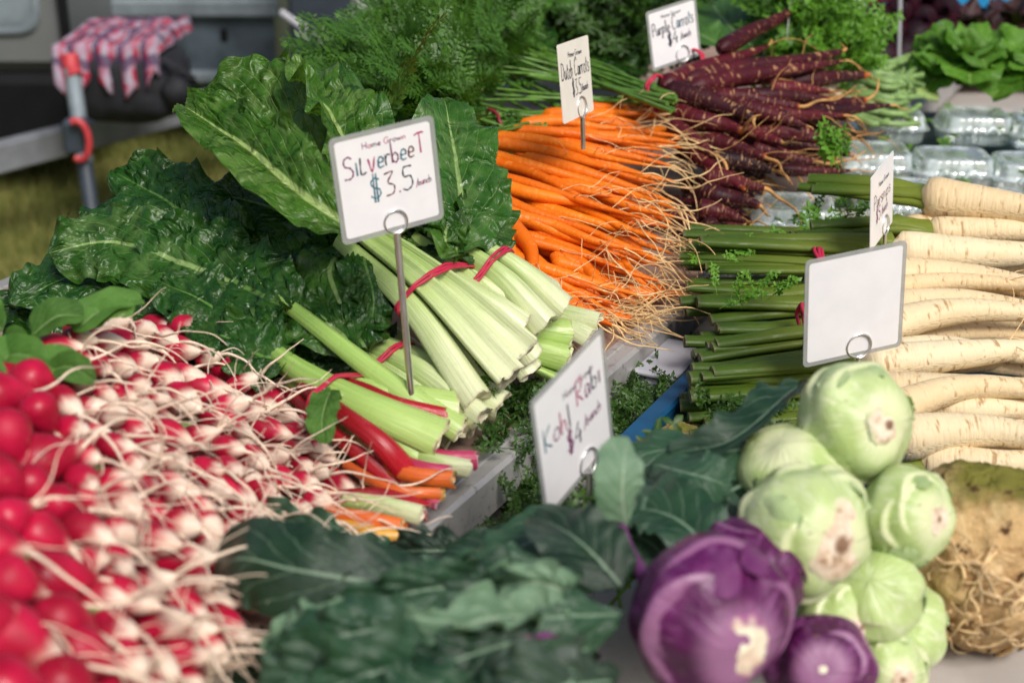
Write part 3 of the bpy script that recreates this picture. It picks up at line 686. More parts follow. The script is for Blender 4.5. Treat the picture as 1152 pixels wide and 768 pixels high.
def bunch(label, A0, A1, offs, leaves, mat='stalk', band_t=0.5, w=(0.020, 0.030), th=0.013, group='silverbeet bunches on the trestle table', kind='silverbeet_bunch', cat='silverbeet', band=(0.045, 0.028), mats=None, bow=0.012):
    ax = (A1 - A0); N = Vector(UPC); N = (N - ax.normalized()*N.dot(ax.normalized())).normalized(); S = ax.normalized().cross(N)
    t = thing(kind, label, cat, A1, group)
    for i, (s, n, dl, tw) in enumerate(offs):
        r0 = 1.15; 
        p0 = A0 + S*s*.42 + N*(n*.7 - .010) - ax*rng.uniform(0.20, 0.32)
        pm = A0.lerp(A1, 0.42) + S*s*0.68 + N*(n*0.85 + bow)
        p1 = A1 + S*s*1.05 + N*n + ax.normalized()*dl
        h = Vector(UPC) + S*tw
        stalk(t, [p0, pm, p1], w[0], w[1]*rng.uniform(0.9, 1.1), th, M[mats[i]] if mats else M[mat], hint=h, seed=rng.random(), flip=rng.random() < 0.12)
    if band_t is not None:
        hull_band(t, A0.lerp(A1, band_t) + N*bow*.5, ax)
    for kw in leaves:
        kw = dict(kw); m = kw.pop('mat', 'silver_dark'); nm = kw.pop('name', 'leaf')
        mb = MB(); leaf(mb, kw.pop('pts'), kw.pop('hw'), seed=rng.random()*10, **kw); mb.build(nm, M[m], t)
    return t

# ---- silverbeet
def near_(P, f): return [CAM + (p-CAM)*f for p in P]
def Ls(*a, **k): return [W(x, y, z) for x, y, z in a]
SBG = 'silverbeet bunches on the trestle table'
bunch('silverbeet bunch under the Silverbeet sign, its thick pale stalks tied by a red band', W(428, 282, 0.955), W(575, 420, 0.868),
      [(-0.022, 0.008, -0.004, 0.30), (0.013, 0.016, 0.010, 0.05), (0.043, 0.004, 0.004, -0.5), (-0.004, -0.012, -0.016, 0.1), (0.028, -0.014, 0.0, -0.2), (-0.046, -0.010, -0.035, 0.6), (-0.070, -0.022, -0.055, 0.9)],
      [dict(pts=near_([W(404, 264, .965), W(338, 218, 1.0), W(275, 165, 1.03), W(208, 120, 1.055)], .97), hw=0.050, fold=0.62, mat='silver_light', ruffle=0.011, pucker=0.006, nh=(0.15, -0.75, 0.62), prof='oval'),
       dict(pts=Ls((415, 245, .97), (345, 165, 1.03), (292, 128, 1.05), (232, 104, 1.065)), hw=0.068, fold=0.3, mat='silver_light', ruffle=0.014, pucker=.007, nh=(0.1, -0.8, 0.55), prof='broad'),
       dict(pts=near_([W(428, 250, .97), W(402, 190, 1.02), (W(372, 130, 1.06)), W(325, 72, 1.09)], .975), hw=0.040, fold=0.55, mat='silver_light', ruffle=0.018, pucker=.007, nh=(0.5, -0.7, 0.4)),
       dict(pts=Ls((440, 262, .965), (430, 200, 1.0), (412, 150, 1.04), (378, 84, 1.075)), hw=0.036, fold=0.3, mat='silver_mid', ruffle=0.016, nh=(0.2, -0.8, 0.5)),
       dict(pts=Ls((405, 268, .95), (372, 300, .94), (385, 345, .915), (408, 385, .885)), hw=0.042, fold=-0.3, mat='silver_mid', ruffle=0.014, pucker=0.006, nh=(-0.2, -0.8, 0.5)),
       dict(pts=Ls((420, 262, .955), (410, 290, .955), (420, 330, .93), (418, 372, .90)), hw=0.030, fold=-0.4, mat='silver_dark', ruffle=0.012, pucker=0.006, nh=(0, -0.8, 0.5)),
       dict(pts=Ls((415, 262, .95), (350, 250, .955), (300, 232, .965), (240, 215, .975)), hw=0.05, fold=0.1, mat='silver_dark', ruffle=0.014, pucker=0.006, nh=(0.1, -0.75, 0.6)),
       dict(pts=Ls((448, 268, .965), (462, 240, .975), (485, 230, .985), (515, 250, .975)), hw=0.035, fold=0.1, mat='silver_dark', ruffle=0.016, pucker=0.006),
       ], band_t=0.38, w=(0.014, 0.035), th=0.025)
bunch('silverbeet bunch beside the orange carrots with one large leaf rising behind the Silverbeet sign', W(508, 278, 0.95), W(615, 368, 0.88),
      [(-0.026, 0.004, 0.0, 0.4), (0.006, 0.014, 0.0, 0.0), (0.036, 0.002, 0.012, -0.5), (-0.008, -0.010, -0.006, 0.1), (0.040, -0.014, 0.02, -0.6), (-0.042, -0.012, -0.02, 0.5)],
      [dict(pts=Ls((512, 288, .955), (518, 235, .985), (512, 178, 1.02), (500, 112, 1.06)), hw=0.054, fold=0.25, mat='silver_mid', ruffle=0.012, pucker=0.004, nh=(0.35, -0.75, 0.5), prof='broad'),
       dict(pts=Ls((515, 292, .95), (535, 265, .96), (540, 228, .97), (528, 180, .985)), hw=0.040, fold=0.2, mat='silver_mid', ruffle=0.014, nh=(0.5, -0.6, 0.5)),
       dict(pts=Ls((510, 285, .95), (490, 262, .96), (480, 225, .985), (470, 175, 1.02)), hw=0.045, fold=0.0, mat='silver_dark', ruffle=0.016, pucker=0.006),
       dict(pts=Ls((500, 285, .95), (470, 272, .955), (455, 240, .975), (440, 205, .995)), hw=0.035, fold=0.0, mat='silver_light', ruffle=0.016, pucker=0.006),
       dict(pts=Ls((512, 285, .955), (500, 272, .97), (506, 250, .98), (520, 230, .985)), hw=0.022, fold=-0.1, mat='silver_light', ruffle=0.01, pucker=0.005),
       ], band_t=0.36, w=(0.014, 0.034), th=0.024)
bunch('silverbeet bunch lying crossways beneath the others with only its green stalk ends showing', W(545, 372, 0.865), W(636, 398, 0.842),
      [(-0.020, 0.012, 0.0, 0.1), (0.010, 0.010, 0.004, 0), (-0.036, -0.006, -0.005, 0.3), (-0.008, -0.008, 0.006, 0), (0.022, -0.008, 0.0, -0.2)], [], mat='stalk_green', band_t=None, bow=0.0, w=(0.026, 0.033), th=.022)
bunch('small silverbeet bunch whose pale stalk ends poke out under the orange carrots', W(610, 345, 0.845), W(668, 372, 0.828),
      [(-0.012, 0.006, 0.0, 0.1), (0.012, 0.004, 0.004, 0), (0.0, -0.008, -0.008, 0.3)], [], band_t=None, bow=0.0, w=(0.02, 0.026), th=0.011)
bunch('silverbeet bunch with one very long stalk running back to dark glossy leaves', W(418, 398, 0.872), W(540, 478, 0.832),
      [(-0.030, -0.002, 0.0, 0.4), (-0.004, 0.008, 0.0, 0.1), (0.022, 0.004, -0.006, -0.2), (0.034, -0.012, -0.03, -0.4), (-0.010, -0.014, -0.01, 0)],
      [dict(pts=Ls((270, 300, .93), (232, 262, .945), (185, 225, .96), (130, 195, .975)), hw=0.050, fold=0.15, ruffle=0.018, pucker=0.007, prof='broad', nh=(0.1, -0.75, 0.6)),
       dict(mat='silver_mid', pts=Ls((290, 330, .92), (215, 300, .93), (130, 272, .94), (55, 285, .93)), hw=0.046, fold=-0.15, ruffle=0.016, pucker=0.006, nh=(0.0, -0.7, 0.65), prof='broad'),
       dict(pts=Ls((330, 350, .915), (270, 320, .925), (225, 290, .935), (165, 262, .95)), hw=0.055, fold=-0.1, ruffle=0.016, pucker=0.006, nh=(0.1, -0.75, 0.6)),
       dict(mat='silver_mid', pts=Ls((400, 392, .89), (350, 350, .91), (315, 300, .93), (275, 255, .945)), hw=0.050, fold=0.0, ruffle=0.016, pucker=0.006),
       dict(pts=Ls((415, 398, .885), (385, 360, .905), (350, 318, .925), (330, 262, .945)), hw=0.045, fold=0.0, ruffle=0.016, pucker=0.006),
       dict(pts=Ls((400, 405, .87), (330, 372, .89), (270, 350, .90), (190, 325, .915)), hw=0.05, fold=0.0, ruffle=0.014, pucker=0.006)],
      band_t=0.18, w=(0.021, 0.032), th=.023)
def bed(t, dz, n0=0):       # the leaves lying underneath, down to the table
    for ch in [c for c in t.children if c.name.split('.')[0] == 'leaf'][n0:]:
        for d in dz:
            c = ch.copy(); c.data = ch.data; COL.objects.link(c); c.parent = t; c.location = ch.location + V3(rng.uniform(-.01, .025), rng.uniform(-.02, .02), d)
# the long stalk itself
sbl = [o for o in COL.objects if o.get('category') == 'silverbeet'][-1]
stalk(sbl, Ls((248, 290, .935), (330, 348, .915), (430, 425, .882), (520, 482, .842)), 0.010, 0.030, 0.013, M['stalk_green'], seed=0.3)
bunch('silverbeet bunch at the back left, dark crinkled leaves hanging over the table side', W(330, 330, 0.90), W(480, 430, 0.835),
      [(-0.02, 0, 0, 0), (0.012, 0.0, 0.0, 0), (0.0, -0.01, -0.01, 0)],
      [dict(pts=Ls((255, 310, .90), (170, 300, .905), (85, 310, .90), (10, 345, .88)), hw=0.05, fold=-0.1, ruffle=0.016, pucker=0.006, prof='broad'),
       dict(pts=Ls((260, 290, .90), (190, 255, .92), (140, 240, .93), (90, 250, .92)), hw=0.042, fold=-0.15, ruffle=0.016, pucker=0.006),
       dict(pts=Ls((260, 330, .89), (180, 335, .89), (90, 335, .88), (-10, 345, .87)), hw=0.05, fold=-0.1, ruffle=0.016, pucker=0.006, prof='broad'),
       dict(mat='silver_mid', pts=Ls((320, 320, .90), (280, 270, .93), (245, 235, .945), (200, 210, .955)), hw=0.05, fold=-0.1, ruffle=0.018, pucker=0.006),
       dict(pts=Ls((350, 330, .89), (330, 280, .92), (300, 240, .94), (260, 205, .955)), hw=0.055, fold=-0.1, ruffle=0.018, pucker=0.006),
       dict(pts=Ls((420, 330, .88), (390, 280, .92), (360, 230, .95), (330, 190, .975)), hw=0.055, fold=0.0, ruffle=0.018, pucker=0.006),
       dict(pts=Ls((330, 372, .87), (270, 365, .875), (200, 362, .875), (120, 350, .88)), hw=0.045, fold=0.0, ruffle=0.014, pucker=0.006)], band_t=None)
bed([o for o in COL.objects if o.get('category') == 'silverbeet'][-1], (-.035,))
bed([o for o in COL.objects if o.get('category') == 'silverbeet'][-2], (-.05, -.09))
# ---- rainbow chard
RCG = 'rainbow chard bunches'
def loose(label, stalks, leaves, base, group, kind, cat, band=None, bandax=None):
    t = thing(kind, label, cat, base, group)
    for pts, w0, w1, th, mt in stalks: stalk(t, pts, w0, w1, th, M[mt], seed=rng.random())
    if band is not None: hull_band(t, band, bandax, reach=.07)
    for kw in leaves:
        kw = dict(kw); m = kw.pop('mat', 'silver_dark'); mb = MB(); leaf(mb, kw.pop('pts'), kw.pop('hw'), seed=rng.random()*10, **kw); mb.build('leaf', M[m], t)
    return t
loose('rainbow chard bunch of glossy red and pale green stalks tied near the radish roots',
      [(Ls((286, 376, .895), (340, 412, .89), (420, 455, .878), (498, 490, .858)), .014, .044, .018, 'stalk_green'),
       (Ls((300, 400, .885), (350, 425, .878), (430, 440, .870), (515, 455, .856)), .014, .036, .016, 'stalk_green'),
       (Ls((330, 425, .872), (390, 470, .868), (450, 500, .850), (492, 525, .832)), .020, .034, .018, 'stalk_green'),
       (Ls((340, 432, .878), (385, 462, .884), (430, 495, .868), (462, 532, .840)), .014, .024, .013, 'stalk_red'),
       (Ls((325, 440, .868), (370, 478, .868), (410, 510, .852), (446, 540, .832)), .012, .022, .012, 'stalk_red'),
       (Ls((350, 420, .878), (400, 437, .880), (450, 450, .876), (502, 466, .862)), .012, .018, .010, 'stalk_red')],
      [dict(pts=Ls((300, 392, .895), (268, 365, .90), (230, 340, .91), (180, 318, .92)), hw=0.045, fold=0.1, ruffle=0.014, pucker=0.006),
       dict(pts=Ls((330, 410, .885), (290, 400, .89), (255, 380, .90), (215, 372, .90)), hw=0.035, fold=0.1, ruffle=0.014, pucker=0.006),
       dict(pts=Ls((372, 440, .898), (366, 455, .898), (362, 475, .890), (366, 500, .878)), hw=0.014, fold=0.2, ruffle=0.004, pucker=0.002, mat='radish_leaf')],
      W(500, 495, .83), RCG, 'rainbow_chard_bunch', 'rainbow chard', band=W(374, 440, .880), bandax=W(500, 492, .858) - W(340, 420, .885))
mx = random.Random(5); sp = []
for i in range(17):
    f = i/16; x, y = 536 - f*86 + mx.uniform(-12, 10), 512 + f*98 + mx.uniform(-8, 8); z = .834 - f*.006 + mx.uniform(-.012, .008)
    mt = ('stalk_pink', 'stalk', 'stalk_red', 'stalk_orange', 'stalk_pink', 'stalk_orange', 'stalk_pink', 'stalk_yellow', 'stalk_orange')[i % 9]; w_ = mx.uniform(.011, .019); L = mx.uniform(70, 120)
    sp.append((Ls((x - L, y - L*mx.uniform(.12, .34), z + .006), (x - L*.5, y - L*mx.uniform(.08, .16), z + .006), (x, y, max(z, .812))), w_*.8, w_, w_*.75, mt))
loose('rainbow chard bunch with orange, pink and yellow stalk ends under the red one', sp, [], W(470, 590, .80), RCG, 'rainbow_chard_bunch', 'rainbow chard')

# ---- generic tapered root
def root_mesh(mb, c, r0, seed, k=12, shoulder=0.06, taper=0.55, tip=0.12, lump=0.04, hint=(0, 0, 1), whi=None):
    n = len(c); r_ = whi if whi is not None else seed % 1.0
    def f(u, i):
        s = math.sqrt(max(0, 1 - (1 - min(1, u/shoulder))**2))*0.75 + 0.25 if u < shoulder else 1.0
        w = (1 - (1-tip)*u**(1/taper)) if u < 0.96 else (1 - (1-tip)*0.96**(1/taper))*(1 - 0.6*(u-0.96)/0.04)
        rr = r0*s*w
        return [(math.cos(a)*rr*(1 + lump*nz((u*9 + seed, math.cos(a), math.sin(a)+seed), 1.2) + 0.018*math.sin(u*60 + seed)), math.sin(a)*rr*(1 + lump*nz((u*9 + seed, math.cos(a), math.sin(a)), 1.2))) for a in [2*math.pi*j/k for j in range(k)]]
    sweep(mb, c, f, hint, r_)
def wiggle(p, d, L, n, amp, grav=0.0, seed=0.0, zmin=None):
    """a loose root hair from p along d"""
    d = Vector(d).normalized(); a = d.orthogonal().normalized(); b = d.cross(a); out = [Vector(p)]; x = Vector(p); h = Vector(d)
    for i in range(1, n):
        h = h + a*amp*nz((i*0.33 + seed*17, seed*3, 0.5), 1.0) + b*amp*nz((i*0.33, seed*11 + 4, 9.5), 1.0) - Vector((0, 0, grav))
        h.normalize(); x = x + h*(L/n)
        if zmin is not None and x.z < zmin: x.z = zmin
        out.append(x.copy())
    return out
def hair(mb, p, d, L, r, amp, grav, seed, zmin, n=16, k=5):
    tube(mb, wiggle(p, d, L, n, amp, grav, seed, zmin), lambda u: r*(1 - 0.75*u) + 0.00015, k)
def lerp_poly(poly, t):
    m = len(poly) - 1; s = min(max(t, 0), 1)*m; k_ = min(int(s), m-1); f = s - k_
    return [a + (b-a)*f for a, b in zip(poly[k_], poly[k_+1])]

# ---- feathery fronds (carrot tops) as arrays that are merged into one foliage mesh per bunch
def frond(seed, L=0.16, pairs=10, wide=0.34):
    r = random.Random(seed); V = []; T = []; Q = []; P = []
    def blade(p, d, l, w, n):
        d = d.normalized(); s = d.cross(n).normalized(); i = len(V)
        V.extend([p, p + d*l*0.5 + s*w - n*l*0.06, p + d*l - n*l*0.16, p + d*l*0.5 - s*w - n*l*0.06]); Q.append((i, i+1, i+2, i+3)); pr = r.uniform(0, 1); P.extend([(0, 0, pr)]*4)
    c = []; p = Vector((0, 0, 0)); d = Vector((1, 0, 0.25))
    for i in range(14):
        c.append(p.copy()); d = (d + Vector((0, r.uniform(-0.12, 0.12), -0.06))).normalized(); p = p + d*L/13
    for i in range(len(c)-1):
        s = Vector((0, 0.0009*(1 - i/14), 0)); j = len(V); V.extend([c[i]-s, c[i]+s, c[i+1]+s, c[i+1]-s]); Q.append((j, j+1, j+2, j+3)); P.extend([(0, 0, 0.7)]*4)
    for q in range(pairs):
        f = 0.28 + 0.72*q/pairs; x = f*13; i = min(int(x), 12); b = c[i].lerp(c[i+1], x - i); T0 = (c[i+1]-c[i]).normalized()
        l = L*wide*(1.05 - f)*r.uniform(0.8, 1.2) + 0.006
        for sg in (-1, 1):
            dd = (T0*0.75 + Vector((0, sg, r.uniform(-0.15, 0.35)))).normalized(); up = Vector((0, 0, 1)); up = (up - dd*up.dot(dd)).normalized(); up = (up + T0*r.uniform(-.4, .4)).normalized()
            m = max(2, int(l/0.0075))
            for h in range(m):
                g_ = (h+0.6)/m; bp = b + dd*l*g_; ll = 0.014*(1.15 - g_)*r.uniform(0.7, 1.3) + 0.004
                for s2 in (-1, 1):
                    sd = dd.cross(up)*s2; blade(bp, dd*0.8 + sd + up*r.uniform(-0.3, 0.4), ll, ll*0.20, up)
            blade(b, dd, l*1.08, 0.0012, up); 
    return np.array([tuple(v) for v in V]), np.array(Q), np.array(P)
FROND = [frond(i, L=0.15 + 0.01*i, wide=0.30 + 0.03*(i % 3)) for i in range(6)]
def flat_leaf_sprig(seed, L=0.09, n=5, s=0.022, lob=3):
    """parsley like: a stem with lobed leaflets"""
    r = random.Random(seed); V = []; T = []; P = []; Q = []
    c = []; p = Vector((0, 0, 0)); d = Vector((1, 0, 0.35))
    for i in range(8): c.append(p.copy()); d = (d + Vector((0, r.uniform(-.15, .15), -0.05))).normalized(); p = p + d*L/7
    for i in range(7):
        w_ = Vector((0, 0.0011, 0)); j = len(V); V.extend([c[i]-w_, c[i]+w_, c[i+1]+w_, c[i+1]-w_]); Q.append((j, j+1, j+2, j+3)); P.extend([(0, 0, 0.5)]*4)
    for q in range(n):
        f = 0.45 + 0.55*(q+1)/n; b = c[min(7, int(f*7))]
        for sg in ((-1, 1) if q < n-1 else (0,)):
            dd = Vector((0.6, sg*1.0, r.uniform(-0.2, 0.5))).normalized() if sg else Vector((1, 0, 0)); up = Vector((r.uniform(-.5, .3), r.uniform(-.4, .4), 1)); up = (up - dd*up.dot(dd)).normalized(); sd = dd.cross(up)
            sz = s*r.uniform(0.7, 1.2); j = len(V); pr = r.uniform(0, 1)
            V.append(b + dd*sz*0.45 + up*0.15*sz)
            K = 13
            for h in range(K):
                a = -2.6 + 5.2*h/(K-1); rr = sz*(0.62 + 0.38*math.cos(a*lob*1.2))*(0.75 if abs(a) > 1.8 else 1.0)*r.uniform(0.8, 1.15)
                V.append(b + dd*(sz*0.45 + math.cos(a)*rr*0.8) + sd*math.sin(a)*rr*0.75 + up*(0.18*sz*math.sin(a*4 + pr*6)))
            P.extend([(0, 0, pr)]*(K+1)); T.extend([(j, j+1+h, j+2+h) for h in range(K-1)])
    return np.array([tuple(v) for v in V]), np.array(T), np.array(P), np.array(Q)
SPRIG = [flat_leaf_sprig(i, L=0.08 + 0.008*(i % 3)) for i in range(6)]
def put(mb, item, pos, d, up, sc, quad=True):
    d = Vector(d).normalized(); up = Vector(up); up = (up - d*up.dot(d))
    up = up.normalized() if up.length > 1e-4 else d.orthogonal().normalized()
    A = np.array([tuple(d), tuple(up.cross(d)), tuple(up)])*sc
    v = item[0] @ A + np.array(tuple(pos))
    p = item[2].copy(); p[:, 2] = np.clip(p[:, 2]*0.6 + rng.uniform(0, 0.4), 0, 1)
    if quad: mb.add(v, q=item[1], p=p)
    else: mb.add(v, q=item[3], t=item[1], p=p)

# ---- orange carrots
CL = [(655, 120, .948), (612, 130, .946), (560, 150, .944), (535, 163, .942), (530, 185, .930), (538, 215, .915), (546, 243, .90), (552, 268, .885), (562, 292, .868), (585, 322, .852), (606, 345, .838)]
CR = [(772, 116, .945), (756, 135, .940), (740, 168, .930), (748, 206, .912), (744, 244, .894), (738, 274, .876), (735, 302, .858), (724, 328, .840), (706, 346, .828), (700, 356, .820), (698, 362, .816)]
CG = 'orange carrot bunches under the Dutch Carrots sign'
clab = ['orange carrot bunch topmost on the heap, pierced by the Dutch Carrots sign stake', 'orange carrot bunch second from the top, its crowns beside the big silverbeet leaf',
        'orange carrot bunch halfway down the heap, long pale root hairs reaching the purple carrots', 'orange carrot bunch low in the heap just right of the banded silverbeet stalks', 'lowest orange carrot bunch, its tips lying on the bare table board by the aluminium edge']
cb = []
for i, l in enumerate(clab):
    q = lerp_poly(CL, (i+0.5)/5); cb.append(thing('carrot_bunch', l, 'carrots', W(*q), CG))
def carrot(parent, p0, p1, r0, mat, name, hairmat, seed, bend=0.012, hairs=2, tail=0.09, tip=0.13, zmin=0.805, k=12, taper=0.8, hr=0.0009):
    d = p1 - p0; side = d.cross(Vector((0, 0, 1))).normalized()
    pts = [p0, p0.lerp(p1, 0.35) + side*rng.uniform(-bend, bend) + V3(0, 0, rng.uniform(0, bend*0.5)), p0.lerp(p1, 0.7) + side*rng.uniform(-bend, bend), p1]
    c = curve(pts, 26); mb = MB(); root_mesh(mb, c, r0, seed, k=k, tip=tip, taper=taper, shoulder=0.07)
    o = mb.build(name, mat, parent)
    mb = MB(); dd = (c[-1] - c[-3]).normalized()
    if tail > 0: hair(mb, c[-1] - dd*0.003, dd + V3(rng.uniform(-.3, .3), rng.uniform(-.4, .2), rng.uniform(-.1, .4)), tail*rng.uniform(0.6, 1.4), r0*tip*0.55 + hr*0.4, 0.34, 0.03, seed, zmin, 22)
    for h in range(hairs):
        i = rng.randint(12, 24); sd = side*rng.choice((-1, 1))*rng.uniform(0.3, 1) + V3(0, 0, rng.uniform(0.2, 1)) + dd*rng.uniform(0.4, 1.6)
        hair(mb, c[i] + sd.normalized()*r0*0.35, sd, rng.uniform(0.04, 0.11), hr*0.62, 0.34, 0.05, seed + h*1.7, zmin, 16, 4)
    if mb.n: mb.build('root_hair', hairmat, o)
    return o
lay = [(0.0, 0.0, 27), (52, -0.010, 27), (92, -0.019, 24), (28, -0.025, 24)]
for li, (dx, dz, cnt) in enumerate(lay):
    for i in range(cnt):
        t = (i + 0.5 + rng.uniform(-0.35, 0.35))/cnt + (0.03 if li % 2 else 0)
        t = min(t, 0.985); a = lerp_poly(CL, t); b = lerp_poly(CR, min(1, max(0, t + rng.uniform(-0.05, 0.05))))
        ds = dx*(1.0 if t < 0.8 else 0.5)*rng.uniform(0.8, 1.2)
        a = (a[0] + ds + rng.uniform(-7, 7), a[1] + rng.uniform(-4, 4) + ds*0.04, max(a[2] + dz, 0.815))
        b = (b[0] + ds*0.4 - (rng.uniform(0, 60) if li < 1 else rng.uniform(0, 35)), b[1] + rng.uniform(-6, 6), max(b[2] + dz, 0.812))
        carrot(cb[min(4, int(t*5))], W(*a), W(*b), rng.uniform(0.0080, 0.0118), M['carrot'], 'carrot', M['root_hair'], rng.uniform(0, 50), hairs=2, tail=0.10)
for a, b in (((566, 262, .90), (596, 352, .845)), ((572, 250, .90), (612, 340, .85)), ((560, 275, .89), (585, 345, .845)), ((588, 322, .84), (672, 362, .822)), ((596, 334, .835), (690, 366, .818)), ((680, 338, .822), (752, 318, .822)), ((700, 330, .824), (775, 332, .815))):
    carrot(cb[3 if a[1] < 300 else 4], W(*a), W(*b), 0.0115, M['carrot'], 'carrot', M['root_hair'], rng.uniform(0, 50), hairs=2)
# stems of the orange carrots: from the crowns to the left and back
for bi, t in enumerate(cb):
    for j in range(9):
        q = lerp_poly(CL, (bi + j/9)/5*0.8); p = W(*q)
        e = W(q[0] - rng.uniform(80, 170), q[1] - rng.uniform(15, 60) - (40 if bi > 1 else 0), min(q[2] + rng.uniform(0.0, 0.04), 0.985))
        if bi > 2: e = p.lerp(e, 0.35)
        mb = MB(); tube(mb, curve([p + (p-e).normalized()*0.004, p.lerp(e, 0.4) + V3(rng.uniform(-.01, .01), 0, rng.uniform(-0.006, 0.012)), e], 10), lambda u: 0.0028 - 0.0012*u, 6); mb.build('stem', M['thin_stem'], t)
rubber_band(cb[0], W(555, 139, .945), W(612, 130, .946) - W(540, 142, .945), 0.022, 0.016, mat=M['band_dark'], loops=1, th=0.0026)
# dark bundle of stems at the top bunch
mb = MB()
for j in range(26):
    a = W(rng.uniform(604, 622), rng.uniform(124, 142), .946 + rng.uniform(-.012, .004)); b = W(rng.uniform(480, 545), rng.uniform(118, 165), .95 + rng.uniform(-.02, .01))
    tube(mb, curve([a, a.lerp(b, .5) + V3(0, 0, rng.uniform(-.003, .006)), b], 7), 0.0022, 5, rnd=rng.random())
mb.build('stem_bundle', M['thin_stem'], cb[0])

# ---- purple carrots
PG = 'purple carrot bunches under the Purple Carrots sign'
pl_ = ['uppermost purple carrot bunch with one carrot sticking up above the rest', 'purple carrot bunch with a thick snapped carrot in front of the Purple Carrots sign', 'purple carrot bunch lying lowest beside the orange root hairs', 'purple carrot bunch at the far end, its curved orange tips over the clear boxes']
pb = [thing('purple_carrot_bunch', l, 'purple carrots', W(*q), PG) for l, q in zip(pl_, ((760, 80, .98), (750, 110, .96), (770, 200, .88), (850, 110, .93)))]
PC = [((810, 56, 1.005), (893, 10, 1.03), .017, 0, 0), ((745, 98, .975), (865, 52, .995), .020, 0, 2), ((770, 92, .978), (948, 58, .985), .017, 0, 1), ((775, 100, .97), (952, 68, .98), .018, 0, 1),
      ((772, 93, .97), (876, 90, .965), .017, 1, 1), ((748, 104, .965), (848, 133, .945), .023, 1, 0), ((800, 110, .955), (900, 120, .945), .016, 1, 1), ((825, 118, .95), (908, 142, .93), .018, 1, 0),
      ((760, 128, .94), (836, 148, .93), .019, 1, 1), ((800, 140, .925), (880, 160, .915), .016, 1, 1), ((755, 140, .93), (800, 175, .905), .015, 2, 1), ((790, 158, .91), (862, 178, .90), .017, 2, 1),
      ((770, 165, .90), (840, 215, .875), .016, 2, 1), ((800, 180, .895), (870, 192, .885), .018, 2, 1), ((790, 200, .885), (860, 212, .87), .017, 2, 1), ((790, 215, .87), (855, 232, .855), .018, 2, 0), ((785, 235, .86), (840, 250, .845), .017, 2, 1), ((795, 252, .845), (830, 275, .83), .016, 2, 1),
      ((880, 96, .95), (978, 84, .955), .017, 3, 0), ((860, 122, .94), (975, 112, .93), .016, 3, 1), ((862, 135, .93), (1002, 118, .925), .017, 3, 1), ((850, 128, .935), (950, 130, .925), .017, 3, 1), ((830, 108, .955), (935, 112, .945), .014, 3, 1),
      ((870, 145, .92), (935, 160, .905), .017, 3, 0), ((865, 100, .955), (935, 103, .95), .015, 3, 1), ((850, 150, .915), (918, 155, .91), .013, 3, 1), ((845, 168, .90), (915, 182, .885), .014, 3, 1)]
for i in range(80):      # lower layers
    x = rng.uniform(770, 900); y = rng.uniform(105, 268) if x < 840 else rng.uniform(108, 190)
    z = 0.97 - (y - 95)*0.00082 - 0.03
    PC.append(((x - rng.uniform(10, 45), y - rng.uniform(-6, 12), max(.83, z)), (x + rng.uniform(40, 75) if y < 190 else x + rng.uniform(25, 48), y + rng.uniform(-8, 14), max(.825, z - 0.006)), rng.uniform(.0105, .0155), 2 if y > 165 else (1 if x < 820 else 3), rng.choice((0, 1))))
for a, b, r0, bi, h in PC:
    carrot(pb[bi], W(*a), W(*b), r0*.86, M['purple_carrot'], 'purple_carrot', M['dark_hair'], rng.uniform(0, 50), bend=0.010, hairs=h, tail=0.07 if h else 0.02, tip=0.34 if rng.random() < .4 else 0.16, taper=0.62, k=14, hr=0.0012)
for j in range(30):
    a = W(748 + rng.uniform(-4, 14), 104 + rng.uniform(-8, 22), .965 + rng.uniform(-.02, .012)); f = rng.random()
    e = W(430 + rng.uniform(-10, 150), 20 + f*95, 1.0 + rng.uniform(-.01, .02) - f*0.03)
    m_ = W(640 + rng.uniform(-20, 20), 60 + f*55 + rng.uniform(-6, 6), 0.985 - f*0.03)
    mb = MB(); tube(mb, curve([a, m_, e], 14), lambda u: 0.0034 - 0.0016*u, 6); mb.build('stem', M['thin_stem'], pb[j % 2])
rubber_band(pb[1], W(738, 105, .965), W(750, 105, .965) - W(720, 100, .965), 0.020, 0.026, loops=2)
rubber_band(pb[0], W(782, 72, .985), W(790, 72, .985) - W(760, 76, .985), 0.020, 0.020, loops=2)

# ---- feathery tops
def foliage(parent, n, area, zf, seed, sc=(0.5, 0.85), dirf=None, name='foliage'):
    mb = MB(); r = random.Random(seed)
    for i in range(n):
        x, y = area(r); z = zf(x, y) + r.uniform(-0.03, 0.012)
        p = W(x, y, z); d = dirf(r, x, y) if dirf else V3(-.7 + r.uniform(-.6, .8), r.uniform(-.9, .5), r.uniform(-.1, .8))
        put(mb, FROND[r.randrange(6)], p, d, V3(r.uniform(-.5, .5), r.uniform(-.8, 0), 1), r.uniform(*sc)*1.25)
    return mb.build(name, M['fern'], parent)
def in_tri(r, a, b, c_):
    u_, v_ = r.random(), r.random()
    if u_ + v_ > 1: u_, v_ = 1-u_, 1-v_
    return a[0] + (b[0]-a[0])*u_ + (c_[0]-a[0])*v_, a[1] + (b[1]-a[1])*u_ + (c_[1]-a[1])*v_
zfol = lambda x, y: 0.965 + (200-y)*0.00035
foliage(cb[0], 150, lambda r: in_tri(r, (425, 95), (560, 125), (480, 175)), lambda x, y: 0.955 + (180-y)*0.0002, 1)
foliage(cb[1], 110, lambda r: in_tri(r, (440, 85), (520, 90), (465, 150)), lambda x, y: 0.965 + (180-y)*0.0003, 2)
foliage(cb[2], 70, lambda r: in_tri(r, (415, 100), (480, 120), (440, 185)), lambda x, y: 0.955, 3)
foliage(pb[0], 190, lambda r: in_tri(r, (500, 0), (600, 10), (530, 80)), lambda x, y: 1.0 + (40-y)*0.0004, 4)
